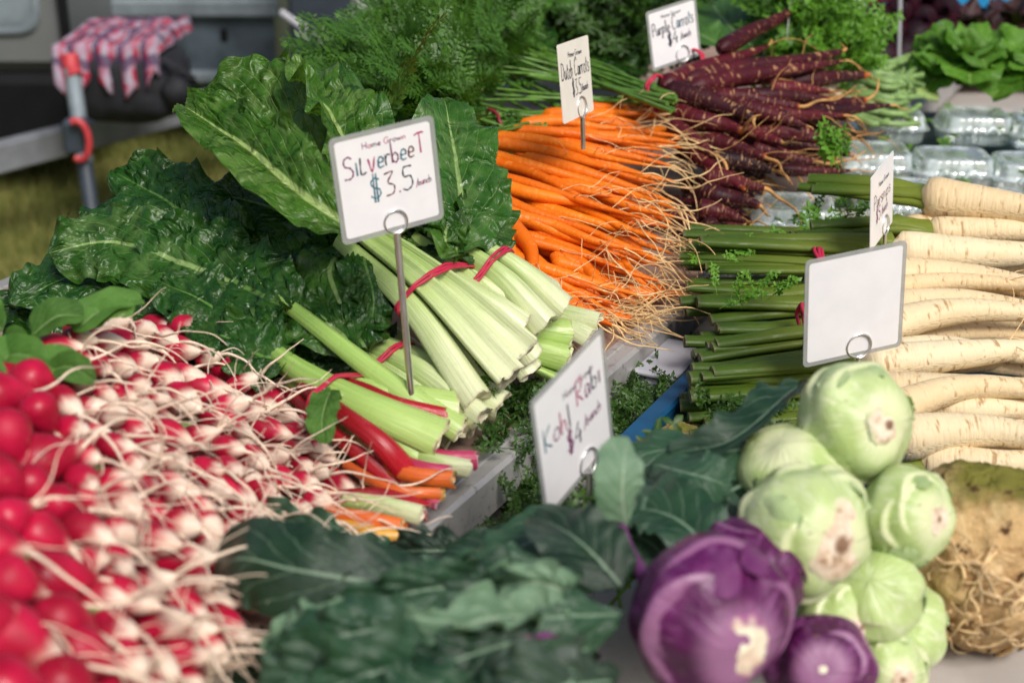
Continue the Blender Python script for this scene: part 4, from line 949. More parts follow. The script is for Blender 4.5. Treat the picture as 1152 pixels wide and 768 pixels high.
foliage(pb[1], 190, lambda r: in_tri(r, (485, 45), (470, 95), (620, 70)), lambda x, y: 0.985, 5)
foliage(pb[3], 110, lambda r: in_tri(r, (495, -8), (620, 45), (580, 0)), lambda x, y: 1.0, 6)
foliage(pb[2], 50, lambda r: in_tri(r, (540, 40), (625, 60), (560, 90)), lambda x, y: 0.965, 7, sc=(0.6, 0.9))

# ------------------------------------------------------------------ radishes
RPOLY = [(-10, 450), (30, 425), (60, 385), (120, 358), (215, 368), (262, 418), (318, 448), (360, 500), (398, 548), (395, 585), (330, 640), (268, 690), (218, 775), (-10, 790)]
def inpoly(x, y, poly):
    c_ = False; j = len(poly)-1
    for i in range(len(poly)):
        a, b = poly[i], poly[j]
        if (a[1] > y) != (b[1] > y) and x < (b[0]-a[0])*(y-a[1])/(b[1]-a[1]) + a[0]: c_ = not c_
        j = i
    return c_
def zrad(x, y): return 0.985 - 0.00040*x - max(0, y-640)*0.00008
RG = 'radish bunches in the heap'
RC = [((60, 410), 'radish bunch at the back of the heap with bright green leaves behind it'), ((150, 400), 'radish bunch at the top of the heap against the dark silverbeet leaves'), ((40, 520), 'radish bunch of the largest red globes, upper one at the table corner'),
      ((50, 700), 'radish bunch of big deep red globes lowest at the table corner'), ((165, 500), 'radish bunch in the middle of the heap below the topmost tips'), ((270, 480), 'radish bunch whose root hairs trail over the rainbow chard band'),
      ((150, 620), 'radish bunch in the middle of the heap, level with the folded kohlrabi leaf'), ((330, 560), 'radish bunch with small white tips pointing at the orange chard ends'), ((240, 600), 'radish bunch of white tips just above the folded kohlrabi leaf'), ((170, 720), 'radish bunch at the front by the bare board and table edge')]
rb_ = [thing('radish_bunch', l, 'radishes', W(x, y, zrad(x, y) - 0.04), RG) for (x, y), l in RC]
def radish(parent, p, d, r0, ln, whi, seed):
    c = [p + d*(ln*u_) for u_ in np.linspace(-0.5, 0.5, 18)]
    mb = MB(); kk_ = 14; prof = []
    def sect(u_, i):
        if u_ < 0.35: f = math.sqrt(max(0.02, 1 - ((0.35-u_)/0.37)**2))
        else: f = max(0.02, (1 - ((u_-0.35)/0.655)**1.7))
        f = max(f, 0.13*(1-u_) + 0.05)
        return [(math.cos(a)*r0*f*(1 + 0.04*nz((math.cos(a)+seed, math.sin(a), u_*3), 1)), math.sin(a)*r0*f*(1 + 0.04*nz((math.cos(a)+seed, math.sin(a), u_*3), 1))) for a in [2*math.pi*j/kk_ for j in range(kk_)]]
    sweep(mb, c, sect, (0.2, -0.3, 1), whi)
    o = mb.build('radish', M['radish'], parent)
    mb = MB(); L = rng.uniform(0.05, 0.115)
    tube(mb, wiggle(c[-1] - d*0.004, d + V3(rng.uniform(-.2, .4), rng.uniform(-.4, .3), rng.uniform(-.1, .6)), L, 20, 0.30, 0.045, seed, 0.806), lambda u_: 0.0016*(1-u_)**1.8 + 0.0004, 5)
    for q_ in range(rng.randint(0, 2)): hair(mb, c[-3] + V3(0, 0, 0.002), d + V3(rng.uniform(-1, 1), rng.uniform(-1, 1), rng.uniform(0, 1)), rng.uniform(0.03, 0.08), 0.00055, 0.4, 0.04, seed+3+q_*2.1, 0.806, 12, 4)
    mb.build('root_tail', M['radish_root'], o)
placed = []
def near(x, y, r, L): return all((x-a)**2 + (y-b)**2 > ((r+q)*0.5)**2 for a, b, q in L)
for layer, (dz, tries, pack) in enumerate(((0.0, 12000, 0.70), (-0.026, 2500, 0.95), (-0.05, 900, 1.2), (-0.078, 700, 1.1), (-0.106, 500, 1.1), (-0.135, 400, 1.1))):
    cur = []
    for _ in range(tries):
        x, y = rng.uniform(-10, 402), rng.uniform(350, 790)
        if not inpoly(x, y, RPOLY) or (layer > 2 and zrad(x, y) + dz < .815): continue
        big = x < 78 + (y-560)*0.20 + rng.uniform(-25, 25) and y > 430
        r0 = rng.uniform(0.0125, 0.0200) if big else rng.uniform(0.0098, 0.0142)
        if x > 260: r0 *= 0.9
        z = max(zrad(x, y) + dz + rng.uniform(-.006, .006), 0.802 + r0)
        p = W(x, y, z); rp = 2*r0*FPX/depth(p)*pack
        if not near(x, y, rp, cur): continue
        cur.append((x, y, rp))
        if big:
            d = V3(rng.uniform(0.3, 1.0), rng.uniform(-0.2, 0.7), rng.uniform(-0.9, 0.1)); whi = rng.uniform(0.62, 0.95); ln = r0*rng.uniform(2.3, 3.3)
        else:
            d = V3(1.0, rng.uniform(-1.3, 0.05), rng.uniform(-0.25, 0.55)); whi = rng.uniform(0.34, 0.64); ln = r0*rng.uniform(3.0, 4.3)
        i = min(range(len(RC)), key=lambda k_: (RC[k_][0][0]-x)**2 + (RC[k_][0][1]-y)**2)
        radish(rb_[i], p, d.normalized(), r0, ln, whi, rng.uniform(0, 60))
for i, (n, area) in enumerate(((12, ((-20, 60), (370, 440))), (3, ((60, 110), (360, 380))))):
    for j in range(n):
        x, y = rng.uniform(*area[0]), rng.uniform(*area[1]); mb = MB(); p = W(x, y, 0.965); e = p + V3(rng.uniform(-.06, .05), rng.uniform(-.02, .05), rng.uniform(-.01, .02))
        leaf(mb, [p, p.lerp(e, .5) + V3(0, 0, .008), e], rng.uniform(.012, .02), ruffle=.002, pucker=.002, nu=24, nm=7, rfreq=2.5, seed=rng.random()*9, nh=V3(rng.uniform(-.4, .4), -.6, .7)); mb.build('leaf', M['radish_leaf'], rb_[i])
for i in range(54):      # the leafy tops of the left bunches, lying back onto the table
    y = rng.uniform(380, 800); p = W(-6, y, zrad(0, y) - rng.uniform(.035, .12)); e = p + V3(-rng.uniform(.08, .16), rng.uniform(.0, .06), 0); e.z = .808 + rng.uniform(0, .02) if p.z < .9 else p.z - rng.uniform(.04, .1)
    mb = MB(); leaf(mb, [p, p.lerp(e, .5) + V3(0, 0, .015), e], rng.uniform(.020, .034), ruffle=.004, pucker=.003, nu=24, nm=7, rfreq=2.5, seed=rng.random()*9, nh=V3(-.5, -.4, .8)); mb.build('leaf', M['radish_leaf'], rb_[0 if y < 450 else (2 if y < 600 else 3)])
for bi, (x0_, y0_) in ((5, (262, 480)), (7, (240, 493)), (2, (45, 640)), (6, (120, 690)), (9, (40, 735)), (4, (150, 545)), (3, (20, 545)), (8, (215, 640))):   # stalk stubs between the globes
    mb = MB(); p = W(x0_, y0_, zrad(x0_, y0_)-.004); tube(mb, curve([p, p + V3(-.03, .01, .006), p + V3(-.06, .015, -.01)], 7), .004, 8); mb.build('stalk', M['pale_stem'], rb_[bi])

# ------------------------------------------------------------------ blue tray and parsnips
A_ = W(722, 488, 0.80); A_ = V3(A_.x, A_.y, 0) - ED*0.06
tray = thing('tray', 'blue plastic tray holding the parsnip bunches', 'tray', A_ + ED*0.33 + EP*0.22 + V3(0, 0, T2Z))
Mx = Matrix((ED, EP, Vector((0, 0, 1)))).transposed(); TL, TW = 0.68, 0.44
mb = MB(); box(mb, A_ + ED*TL/2 + EP*TW/2 + V3(0, 0, T2Z + 0.012), TL-0.02, TW-0.02, 0.012, Mx, bev=0.003); mb.build('base', M['blue'], tray, False)
mb = MB()
for sg in (0, 1):
    box(mb, A_ + ED*TL/2 + EP*TW*sg + V3(0, 0, T2Z + 0.034), TL, 0.010, 0.060, Mx, bev=0.003)
    box(mb, A_ + ED*TL*sg + EP*TW/2 + V3(0, 0, T2Z + 0.033), 0.010, TW-0.012, 0.058, Mx, bev=0.003)
    box(mb, A_ + ED*TL/2 + EP*(TW*sg + (0.008 if sg else -0.008)) + V3(0, 0, T2Z + 0.060), TL+0.03, 0.016, 0.008, Mx, bev=0.002)
mb.build('rim', M['blue'], tray, False)
wb = W(742, 420, 0.775)
wt = thing('white_box', 'white plastic lidded box tucked in the gap below the table edge', 'box', V3(wb.x, wb.y, T2Z))
mb = MB(); box(mb, V3(wb.x + .015, wb.y + 0.03, T2Z + 0.018), 0.10, 0.045, 0.034, Mx, bev=0.006); mb.build('body', M['white_plastic'], wt, False)
mb = MB(); box(mb, V3(wb.x + .015, wb.y + 0.03, T2Z + 0.039), 0.106, 0.051, 0.008, Mx, bev=0.003); mb.build('lid', M['white_plastic'], wt, False)

SG = 'parsnip bunches in the blue tray'
slab = ['parsnip bunch on top of the pile, one fat parsnip pointing away from its stalks', 'parsnip bunch behind the blank white sign, broad cream roots just under the top one', 'parsnip bunch tied with a red band behind the lower corner of the blank white sign', 'parsnip bunch lowest in the tray, above the celeriac root']
sb = [thing('parsnip_bunch', l, 'parsnips', W(*q), SG) for l, q in zip(slab, ((1030, 225, .88), (990, 300, .83), (985, 385, .81), (1000, 480, .80)))]
PS = [(0, (1034, 222, .905), (1300, 252, .895), .0300), (0, (1040, 262, .875), (1300, 268, .87), .021), (0, (1012, 258, .872), (1250, 240, .865), .017),
      (1, (1000, 282, .868), (1300, 296, .85), .0265), (1, (985, 310, .855), (1300, 330, .845), .0250), (1, (965, 330, .848), (1260, 312, .86), .0165), (1, (990, 345, .840), (1280, 352, .835), .020),
      (2, (960, 378, .842), (1290, 352, .850), .0225), (2, (970, 405, .832), (1240, 388, .838), .0180), (2, (955, 412, .838), (1290, 392, .835), .0225), (2, (975, 440, .825), (1290, 440, .825), .0215),
      (3, (985, 468, .832), (1290, 428, .838), .0200), (3, (1000, 494, .825), (1300, 488, .825), .0240), (3, (1030, 518, .80), (1300, 524, .80), .0200), (3, (985, 455, .81), (1280, 470, .81), .020)]
for i in range(24):
    y = 272 + i*10.5; PS.append((1 if y < 350 else (2 if y < 440 else 3), (rng.uniform(960, 1010), y, .835 - (y-275)*.00015), (1290, y + rng.uniform(-15, 15), .825 - (y-275)*.00012), rng.uniform(.013, .019)))
for bi, a, b, r0 in PS:
    p0, p1 = W(*a), W(*b)
    if p0.z - r0 < T2Z + .02: p0.z = T2Z + .02 + r0
    if p1.z < T2Z + .035: p1.z = T2Z + .035
    o = carrot(sb[bi], p0, p1, r0, M['parsnip'], 'parsnip', M['root_hair'], rng.uniform(0, 60), bend=0.026, hairs=4, tail=0.06, tip=0.10, k=18, taper=1.1, zmin=T2Z+.03, hr=0.0009)
    # stalks
    d = (p0 - p1).normalized()
    ns = 4 if r0 > .021 else 3
    if r0 < .0213 and bi and rng.random() < .35: ns = 2
    for j in range(ns):
        ang = rng.uniform(-.10, .10); dd = (d + V3(0, ang, rng.uniform(-.05, .05))).normalized()
        Ls_ = (rng.uniform(.12, .15) if bi == 0 else (p0.x - W(770 + rng.uniform(-8, 30), a[1], a[2]).x)*1.0)
        e = p0 + dd*Ls_; e.z = max(e.z, T2Z + .065); q0 = p0 - d*0.006 + V3(0, rng.uniform(-1, 1)*r0*.4, rng.uniform(-.2, .5)*r0)
        mb = MB(); c = curve([q0, q0.lerp(e, .35) + V3(0, 0, rng.uniform(-.004, .008)), e], 14); w_ = rng.uniform(.0060, .0092)*(1.2 if bi == 0 else 1)
        sweep(mb, c, lambda u_, i: [(math.cos(x)*w_*(1.25 - .35*u_ + .5*max(0, .15-u_)/.15), math.sin(x)*w_*(.85 - .15*u_)*(1 - .25*max(0, math.sin(x))**2)) for x in [2*math.pi*k_/12 for k_ in range(12)]], (0, -.3, 1), rng.random())
        mb.build('stalk', M['parsnip_stalk'], sb[bi])
rubber_band(sb[2], W(912, 385, .838), V3(1, 0, 0), 0.050, 0.020, loops=4)
rubber_band(sb[1], W(925, 318, .848), V3(1, 0, 0), 0.050, 0.020, loops=3)
def herb_mesh(parent, n, area, z, seed, sc, mat, name='leaf', dirf=None):
    mb = MB(); r = random.Random(seed)
    for i in range(n):
        x, y = r.uniform(*area[0]), r.uniform(*area[1]); zz = z(x, y) if callable(z) else z
        put(mb, SPRIG[r.randrange(6)], W(x, y, zz + r.uniform(-.008, .008)), dirf(r) if dirf else V3(r.uniform(-1, 1), r.uniform(-1, 1), r.uniform(0, .9)), V3(r.uniform(-.4, .4), -.5, 1), r.uniform(*sc), quad=False)
    return mb.build(name, M[mat], parent)
herb_mesh(sb[1], 9, ((805, 870), (325, 350)), .868, 3, (.25, .42), 'parsley', dirf=lambda r: V3(r.uniform(-.5, 1), r.uniform(-.6, .5), r.uniform(0, .5)))
herb_mesh(sb[1], 7, ((785, 865), (282, 300)), .868, 4, (.25, .4), 'parsley')
herb_mesh(sb[3], 16, ((785, 880), (458, 490)), .825, 5, (.25, .42), 'dill')
herb_mesh(sb[0], 5, ((925, 950), (180, 195)), .905, 6, (.55, .7), 'parsley', dirf=lambda r: V3(r.uniform(-.8, .4), 0, 1))
herb_mesh(sb[0], 14, ((905, 970), (252, 285)), .85, 7, (.35, .6), 'parsley')

# ------------------------------------------------------------------ kohlrabi
def bulb(parent, C, R, d, mat, seed, squash=0.92, ridges=6, name='bulb'):
    d = Vector(d).normalized(); up = Vector((0, 0, 1)) if abs(d.z) < .9 else Vector((0, 1, 0)); X = up.cross(d).normalized(); Y = d.cross(X)
    r = random.Random(seed); n1_, n2_ = 72, 64; V = []; P = []
    ls = [(r.uniform(.75, 2.2), i*2.399 + r.uniform(-.3, .3), r.uniform(.34, .70), r.uniform(.05, .13)) for i in range(ridges)]
    for i in range(n1_):
        th_ = math.pi*i/(n1_-1)
        for j in range(n2_):
            ph = 2*math.pi*j/n2_; rr = 1.0; rid = 0.0
            rr += .12*nz((math.sin(th_)*math.cos(ph)*1.6 + seed, math.sin(th_)*math.sin(ph)*1.6, math.cos(th_)*1.6), 1) - .05*math.exp(-(th_/.45)**2)
            for t0, p0, ext, h in ls:
                dp = (ph - p0 + math.pi) % (2*math.pi) - math.pi; wv = dp*math.sin(max(.2, t0)); e_ = (th_ - t0 - .10*math.cos(wv/ext*2) + 0.03*nz((wv*6, seed, t0), 1))
                if abs(wv) < ext*1.6:
                    s_ = math.exp(-(wv/ext)**4)
                    rr += h*s_*(1/(1 + math.exp(-e_/.018)))*math.exp(-max(0, e_)/.45)
                    rid = max(rid, s_*math.exp(-((e_-.02)/.055)**2))
            q = X*(math.sin(th_)*math.cos(ph)) + Y*(math.sin(th_)*math.sin(ph)) + d*(math.cos(th_)*squash)
            V.append(C + q*R*rr); P.append((th_/math.pi, ph/6.2832, rid))
    mb = MB(); mb.add(V, grid_faces(n1_, n2_), p=P); ob = mb.build(name, mat, parent)
    return ob, (X, Y, d)
def scar(bulbob, C, R, fr, seed, ang, mat, squash=.92, part='root_scar'):
    X, Y, d = fr; V = []; P = []; n1_, n2_ = 16, 40
    for i in range(n1_):
        for j in range(n2_):
            ph = 2*math.pi*j/n2_; lim = ang*(1 + .38*nz((math.cos(ph)*1.3 + seed, math.sin(ph)*1.3, seed), 1) + .12*nz((math.cos(ph)*5, math.sin(ph)*5, seed), 1))
            f = i/(n1_-1); th_ = lim*f; rr = 1 + .035*nz((math.sin(th_)*math.cos(ph)*7, math.sin(th_)*math.sin(ph)*7, seed), 1)*(1-f) + .012 - .05*math.exp(-(th_/.45)**2) - .05*max(0, f-.85)/.15 + .03*math.exp(-(th_/.1)**2)
            q = X*(math.sin(th_)*math.cos(ph)) + Y*(math.sin(th_)*math.sin(ph)) + d*(math.cos(th_)*squash); V.append(C + q*R*rr); P.append((f, 0, 0))
    mb = MB(); mb.add(V, grid_faces(n1_, n2_), p=P); return mb.build(part, mat, bulbob)
M['kohl_scrap'] = m_leaf('pale leaf base', (0.34, 0.48, 0.18), (0.52, 0.64, 0.34), (0.66, 0.72, 0.46), nv=3, rough=.45, trans=.1, bump=.3, lats=.2, midw=.0)
M['kohl_scrap_purple'] = m_leaf('purple leaf base', (0.10, 0.012, 0.08), (0.20, 0.05, 0.17), (0.34, 0.20, 0.30), nv=3, rough=.45, trans=.05, bump=.3, lats=.2, midw=.0)
KG = 'green kohlrabi heap'; KP = 'purple kohlrabi heap'
def kohl(label, px, py, z, R, rd, purple=False, sa=.42, seed=1, sm='scar', squash=.90, ridges=9):
    C = W(px, py, z); t = thing('kohlrabi', label, 'kohlrabi', C - V3(0, 0, R), KP if purple else KG)
    ob, fr = bulb(t, C, R, rd, M['kohl_purple' if purple else 'kohl_green'], seed, squash, ridges)
    if sa: scar(ob, C, R, fr, seed, sa, M[sm], squash)
    X, Y, dd = fr; r = random.Random(seed*13)
    for i in range(2 if purple else 4):       # scraps of leaf base that cling to the bulb
        a = r.uniform(0, 6.283); t0 = r.uniform(.55, 1.15); sp = r.choice((-1, 1)); pts = []
        for q in range(4):
            th_ = t0 + q*.22; aa = a + sp*q*.10; pts.append(C + (X*(math.sin(th_)*math.cos(aa)) + Y*(math.sin(th_)*math.sin(aa)) + dd*(math.cos(th_)*squash))*R*(1.045 + .035*(q == 0) + .02*math.sin(q*1.1)))
        n_ = (pts[1] - C).normalized(); mb = MB(); leaf(mb, pts, R*r.uniform(.16, .30), nh=n_, fold=-.25, ruffle=R*.05, pucker=R*.012, nu=22, nm=6, seed=r.random()*9, rfreq=3); mb.build('leaf_base', M['kohl_scrap_purple' if purple else 'kohl_scrap'], t)
    return t
K1 = kohl('pale green kohlrabi topmost of the heap, touching the blank white sign', 960, 476, .935, .0455, (.45, -.8, .35), sa=.42, seed=3)
K2 = kohl('large pale green kohlrabi with a broad brown root scar facing out', 905, 597, .900, .0470, (.42, -.85, .22), sa=.66, seed=5)
K2b = kohl('pale green kohlrabi wedged behind the one with the broad brown scar', 888, 535, .900, .0400, (-.3, -.3, .9), sa=0, seed=7)
K3 = kohl('pale green kohlrabi resting against the celeriac, small round root scar', 1020, 580, .885, .0365, (.5, -.78, .35), sa=.34, seed=9)
K4 = kohl('pale green kohlrabi in the middle of the heap with no scar showing', 985, 668, .835, .0350, (.3, .5, -.6), sa=.3, seed=12)
K5 = kohl('small kohlrabi with a yellow ringed scar above the small purple one', 942, 693, .822, .0300, (.45, -.8, .2), sa=.36, seed=14)
K6 = kohl('small pale green kohlrabi lowest in the heap near the bare grey tabletop', 998, 750, .785, .0280, (.2, -.85, .2), sa=.40, seed=16)
K7 = kohl('pale green kohlrabi low in the heap beside the celeriac foot', 1012, 705, .790, .0350, (.5, .3, -.5), sa=.3, seed=18)
P1 = kohl('big purple kohlrabi with a pale cut scar in front of the green ones', 797, 694, .895, .0515, (.32, -.85, .06), True, sa=.50, seed=21, sm='scar_pale', ridges=8)
P2 = kohl('small purple kohlrabi with a striped pale scar beside the big purple one', 922, 752, .835, .0350, (-.1, -.8, .5), True, sa=.30, seed=23, sm='scar_pale')
P3 = kohl('purple kohlrabi half hidden behind the big purple one', 845, 642, .880, .0400, (.3, .3, .5), True, sa=0, seed=25)
def kleaf(parent, pts, hw, mat='kohl_leaf', stem=None, smat='pale_stem', sr=.0035, **kw):
    mb = MB(); kw.setdefault('ruffle', .006); kw.setdefault('pucker', .002); kw.setdefault('nv', 6); kw.setdefault('kk', .35); kw.setdefault('rfreq', 4.0); kw.setdefault('fold', .25)
    leaf(mb, pts, hw, seed=rng.random()*10, nu=36, nm=9, **kw); ob = mb.build('leaf', M[mat], parent)
    if stem:
        mb = MB(); tube(mb, curve(stem, 12), lambda u_: sr*(1.3 - .5*u_), 8); mb.build('stem', M[smat], parent)
    return ob
kleaf(P1, Ls((500, 668, .905), (420, 655, .915), (330, 640, .922), (268, 628, .92), (238, 652, .890)), .034, fold=-.35, ruffle=.006, nh=(-.1, -.75, .6), prof='broad')
for x0_, y0_, z_, a_, L_, hw_, fo, nh_, m_ in ((650, 640, .905, .02, 210, .024, -.5, (0, -.5, .85), 0), (560, 655, .912, .10, 170, .020, .7, (-.2, -.8, .5), 0), (700, 690, .905, .06, 190, .024, -.5, (.2, -.6, .75), 0),
        (620, 690, .915, .16, 190, .019, .8, (-.1, -.5, .85), 1), (600, 715, .912, .30, 170, .024, -.7, (.3, -.7, .6), 0), (500, 700, .910, .12, 200, .024, -.3, (0, -.75, .6), 0), (520, 735, .905, .22, 190, .026, .5, (.2, -.6, .7), 0),
        (660, 735, .912, .35, 130, .022, -.6, (-.4, -.6, .6), 1), (690, 765, .905, .15, 170, .026, .3, (0, -.7, .7), 0), (560, 775, .905, .1, 180, .026, -.5, (.2, -.7, .7), 0), (440, 745, .895, .15, 150, .026, .4, (0, -.7, .7), 0), (420, 690, .905, .22, 130, .020, -.6, (0, -.8, .6), 1), (640, 665, .918, -.25, 90, .016, .6, (.3, -.8, .4), 1), (590, 640, .912, .30, 110, .020, -.6, (.1, -.8, .5), 0)):
    q = Ls((x0_, y0_, z_), (x0_ - L_*.5*math.cos(a_), y0_ + L_*.5*math.sin(a_), z_ + .012), (x0_ - L_*math.cos(a_), y0_ + L_*math.sin(a_) + 12, z_ - .004))
    e = None if rng.random() < .5 or x0_ > 610 else Ls((x0_ + 60, y0_ - 4, z_ - .014), (x0_ + 30, y0_ - 2, z_ - .006), (x0_ - 20, y0_ + 2, z_ + .002))
    kleaf(P1, q, hw_, mat='kohl_leaf_back' if m_ else 'kohl_leaf', fold=fo, ruffle=.014, pucker=.007, rfreq=5.5, nh=nh_, stem=e, smat=rng.choice(('purple_stem', 'pale_stem')), sr=.0024)
kleaf(P1, Ls((705, 590, .92), (700, 560, .945), (702, 525, .965), (706, 492, .975)), .019, mat='kohl_leaf_back', fold=-.3, ruffle=.004, stem=Ls((725, 650, .91), (705, 612, .915), (690, 560, .925)), smat='purple_stem', sr=.0042, nh=(.3, -.85, .3), prof='broad')
kleaf(P1, Ls((700, 660, .905), (670, 625, .92), (640, 600, .925), (600, 580, .92)), .026, fold=.2)
kleaf(P2, Ls((760, 640, .87), (730, 610, .885), (700, 600, .89), (660, 590, .88)), .03, fold=.2)
kleaf(P3, Ls((800, 620, .90), (770, 590, .905), (740, 575, .905), (700, 570, .90)), .03, fold=.2)
kleaf(P3, Ls((735, 522, .905), (765, 530, .915), (795, 538, .915), (822, 548, .905)), .026, mat='kohl_leaf', fold=-.15, ruffle=.004, nh=(0, -.6, .75), prof='broad')
kleaf(K1, Ls((900, 432, .935), (870, 458, .935), (820, 496, .925), (755, 510, .91)), .022, fold=.5, ruffle=.006, nh=(-.5, -.6, .6))
kleaf(K2b, Ls((860, 500, .91), (800, 510, .915), (750, 505, .91), (700, 520, .90)), .026, fold=-.2, ruffle=.006)
kleaf(K2b, Ls((850, 540, .895), (800, 560, .90), (740, 575, .895), (680, 590, .885)), .036, fold=-.1)
kleaf(K2, Ls((850, 590, .885), (800, 590, .885), (750, 570, .88), (690, 540, .875)), .036, fold=.1)
kleaf(K2, Ls((850, 560, .88), (810, 540, .88), (780, 555, .88), (740, 590, .87)), .030, fold=.1)
kleaf(K2, Ls((690, 585, .875), (640, 590, .89), (590, 612, .895), (530, 640, .89)), .030, mat='kohl_leaf', fold=-.4, nh=(-.2, -.6, .7))
kleaf(K3, Ls((700, 600, .86), (640, 620, .87), (570, 625, .87), (500, 618, .865)), .034, fold=-.2)
for i in range(34):      # the bed of leaves
    x, y = rng.uniform(380, 780), rng.uniform(600, 800); 
    if x > 700 and y > 640: x -= 150
    L = rng.uniform(80, 150); a_ = rng.uniform(-.35, .45); z = .868 + rng.uniform(-.045, .015) - (0.02 if y < 650 else 0)
    kleaf(rng.choice((P1, P2, P3, K2)), Ls((x, y, z), (x - L*.5*math.cos(a_), y + L*.5*math.sin(a_), z + .012), (x - L*math.cos(a_), y + L*math.sin(a_), z)), rng.uniform(.016, .027), fold=rng.uniform(-.8, .9), ruffle=.012, pucker=.006, nh=V3(rng.uniform(-.4, .4), -.6, .7),
          mat='kohl_leaf', stem=Ls((x + 50, y - 6, z - .016), (x + 24, y - 3, z - .006), (x - 10, y, z)) if rng.random() < .5 and x < 600 else None, smat=rng.choice(('purple_stem', 'pale_stem')))

# ------------------------------------------------------------------ celeriac
def celeriac(label, px, py, z, R, seed, hairs):
    C = W(px, py, z); t = thing('celeriac', label, 'celeriac', C - V3(0, 0, R), 'celeriac roots'); V = []; P = []; n1_, n2_ = 80, 96
    for i in range(n1_):
        th_ = math.pi*i/(n1_-1)
        for j in range(n2_):
            ph = 2*math.pi*j/n2_; q = V3(math.sin(th_)*math.cos(ph), math.sin(th_)*math.sin(ph), math.cos(th_))
            rr = 1 + .10*nz((q.x*1.5 + seed, q.y*1.5, q.z*1.5), 1) + .06*nz((q.x*5 + seed, q.y*5, q.z*5), 1) + .035*abs(nz((q.x*11, q.y*11 + seed, q.z*11), 1)) + .025*nz((q.x*22, q.y*22, q.z*22), 1)
            V.append(C + V3(q.x*R, q.y*R, q.z*R*1.10)*rr); P.append(((q.z+1)/2, ph, 0))
    mb = MB(); mb.add(V, grid_faces(n1_, n2_), p=P); mb.build('bulb', M['celeriac'], t)
    mb = MB()
    for i in range(hairs):
        a = rng.gauss(-1.2, .7); e = rng.gauss(-.05, .42); q = V3(math.cos(e)*math.cos(a), math.cos(e)*math.sin(a), math.sin(e)); d = V3(-q.y, q.x, 0)*rng.uniform(-1, 1) + V3(0, 0, rng.uniform(-1, .4)); d = d - q*d.dot(q); pts = []
        L = rng.uniform(.015, .055); 
        for k_ in range(10):
            u_ = k_/9; w = (q + d.normalized()*L*u_/R + V3(nz((u_*3, i, 0), 1), nz((u_*3, i, 5), 1), nz((u_*3, i, 9), 1))*.16).normalized(); pts.append(C + V3(w.x*R, w.y*R, w.z*R*1.1)*(1.04 + .05*math.sin(u_*3.1)))
        tube(mb, pts, lambda u_: (.0008 + .0011*((i*37) % 10)/10)*(1.2-u_*.8), 6)
    mb.build('rootlets', M['celeriac_root'], t); return t
celeriac('brown knobbly celeriac root with tangled rootlets beside the green kohlrabi', 1100, 622, .815, .0700, 2, 64)
celeriac('celeriac root mostly hidden behind the kohlrabi leaves by the blue tray', 765, 520, .775, .035, 6, 30)

# ------------------------------------------------------------------ herbs in the gap between the tables
HG = 'herb bunches in the gap between the tables'
def herb_bunch(label, x0, x1, y0, y1, z, seed, mat='dill', n=60, cat='herb bunch', sc=(.4, .75), stems=26):
    t = thing('herb_bunch', label, cat, W((x0+x1)/2, y1, T2Z), HG)
    r = random.Random(seed); mb = MB(); sm = MB()
    for i in range(stems):
        x, y = r.uniform(x0, x1), r.uniform(y0, y1); p = W(x, y, z + r.uniform(-.02, .01)); b = p + V3(r.uniform(-.03, .03), r.uniform(-.03, .03), -.06); b.z = max(b.z, T2Z + .003)
        tube(sm, curve([b, b.lerp(p, .5) + V3(r.uniform(-.01, .01), 0, 0), p], 6), .0016, 5)
    sm.build('stems', M['thin_stem'], t)
    for i in range(n):
        x, y = r.uniform(x0, x1), r.uniform(y0, y1); put(mb, SPRIG[r.randrange(6)], W(x, y, z + r.uniform(-.03, .012)), V3(r.uniform(-1, 1), r.uniform(-1, 1), r.uniform(-.2, 1)), V3(r.uniform(-.4, .4), -.6, .8), r.uniform(*sc), quad=False)
    mb.build('leaves', M[mat], t); return t
herb_bunch('dark parsley bunch below the silverbeet stalk ends', 562, 622, 430, 505, .80, 1, n=110, sc=(.25, .45))
herb_bunch('thin stemmed herb bunch between the table edge and the Kohl Rabi sign', 572, 632, 505, 625, .772, 2, n=120, stems=50, sc=(.22, .42))
herb_bunch('dark herb bunch deep in the gap behind the Kohl Rabi sign', 680, 768, 432, 512, .758, 3, n=230, stems=40, sc=(.22, .4))
herb_bunch('small dark herb bunch beside the white box below the carrot tips', 700, 775, 392, 440, .752, 9, n=150, stems=20, sc=(.2, .35))
herb_bunch('dark herb bunch among the kohlrabi leaves left of the green bulbs', 690, 850, 560, 640, .83, 4, n=110)
tl = [o for o in COL.objects if o.get('category') == 'herb bunch'][0]
mb = MB()
for i in range(9):
    p = W(548 + rng.uniform(-5, 6), 405 + i*6, .865 - i*.003); 
    put(mb, SPRIG[i % 6], p, V3(rng.uniform(-.6, .6), -.4, .6), V3(0, -.8, .5), rng.uniform(.22, .32), quad=False)
tube(mb, curve([W(548, 405, .866), W(556, 440, .85), W(570, 470, .80)], 8), .0015, 5)
mb.build('sprig', M['parsley'], tl)

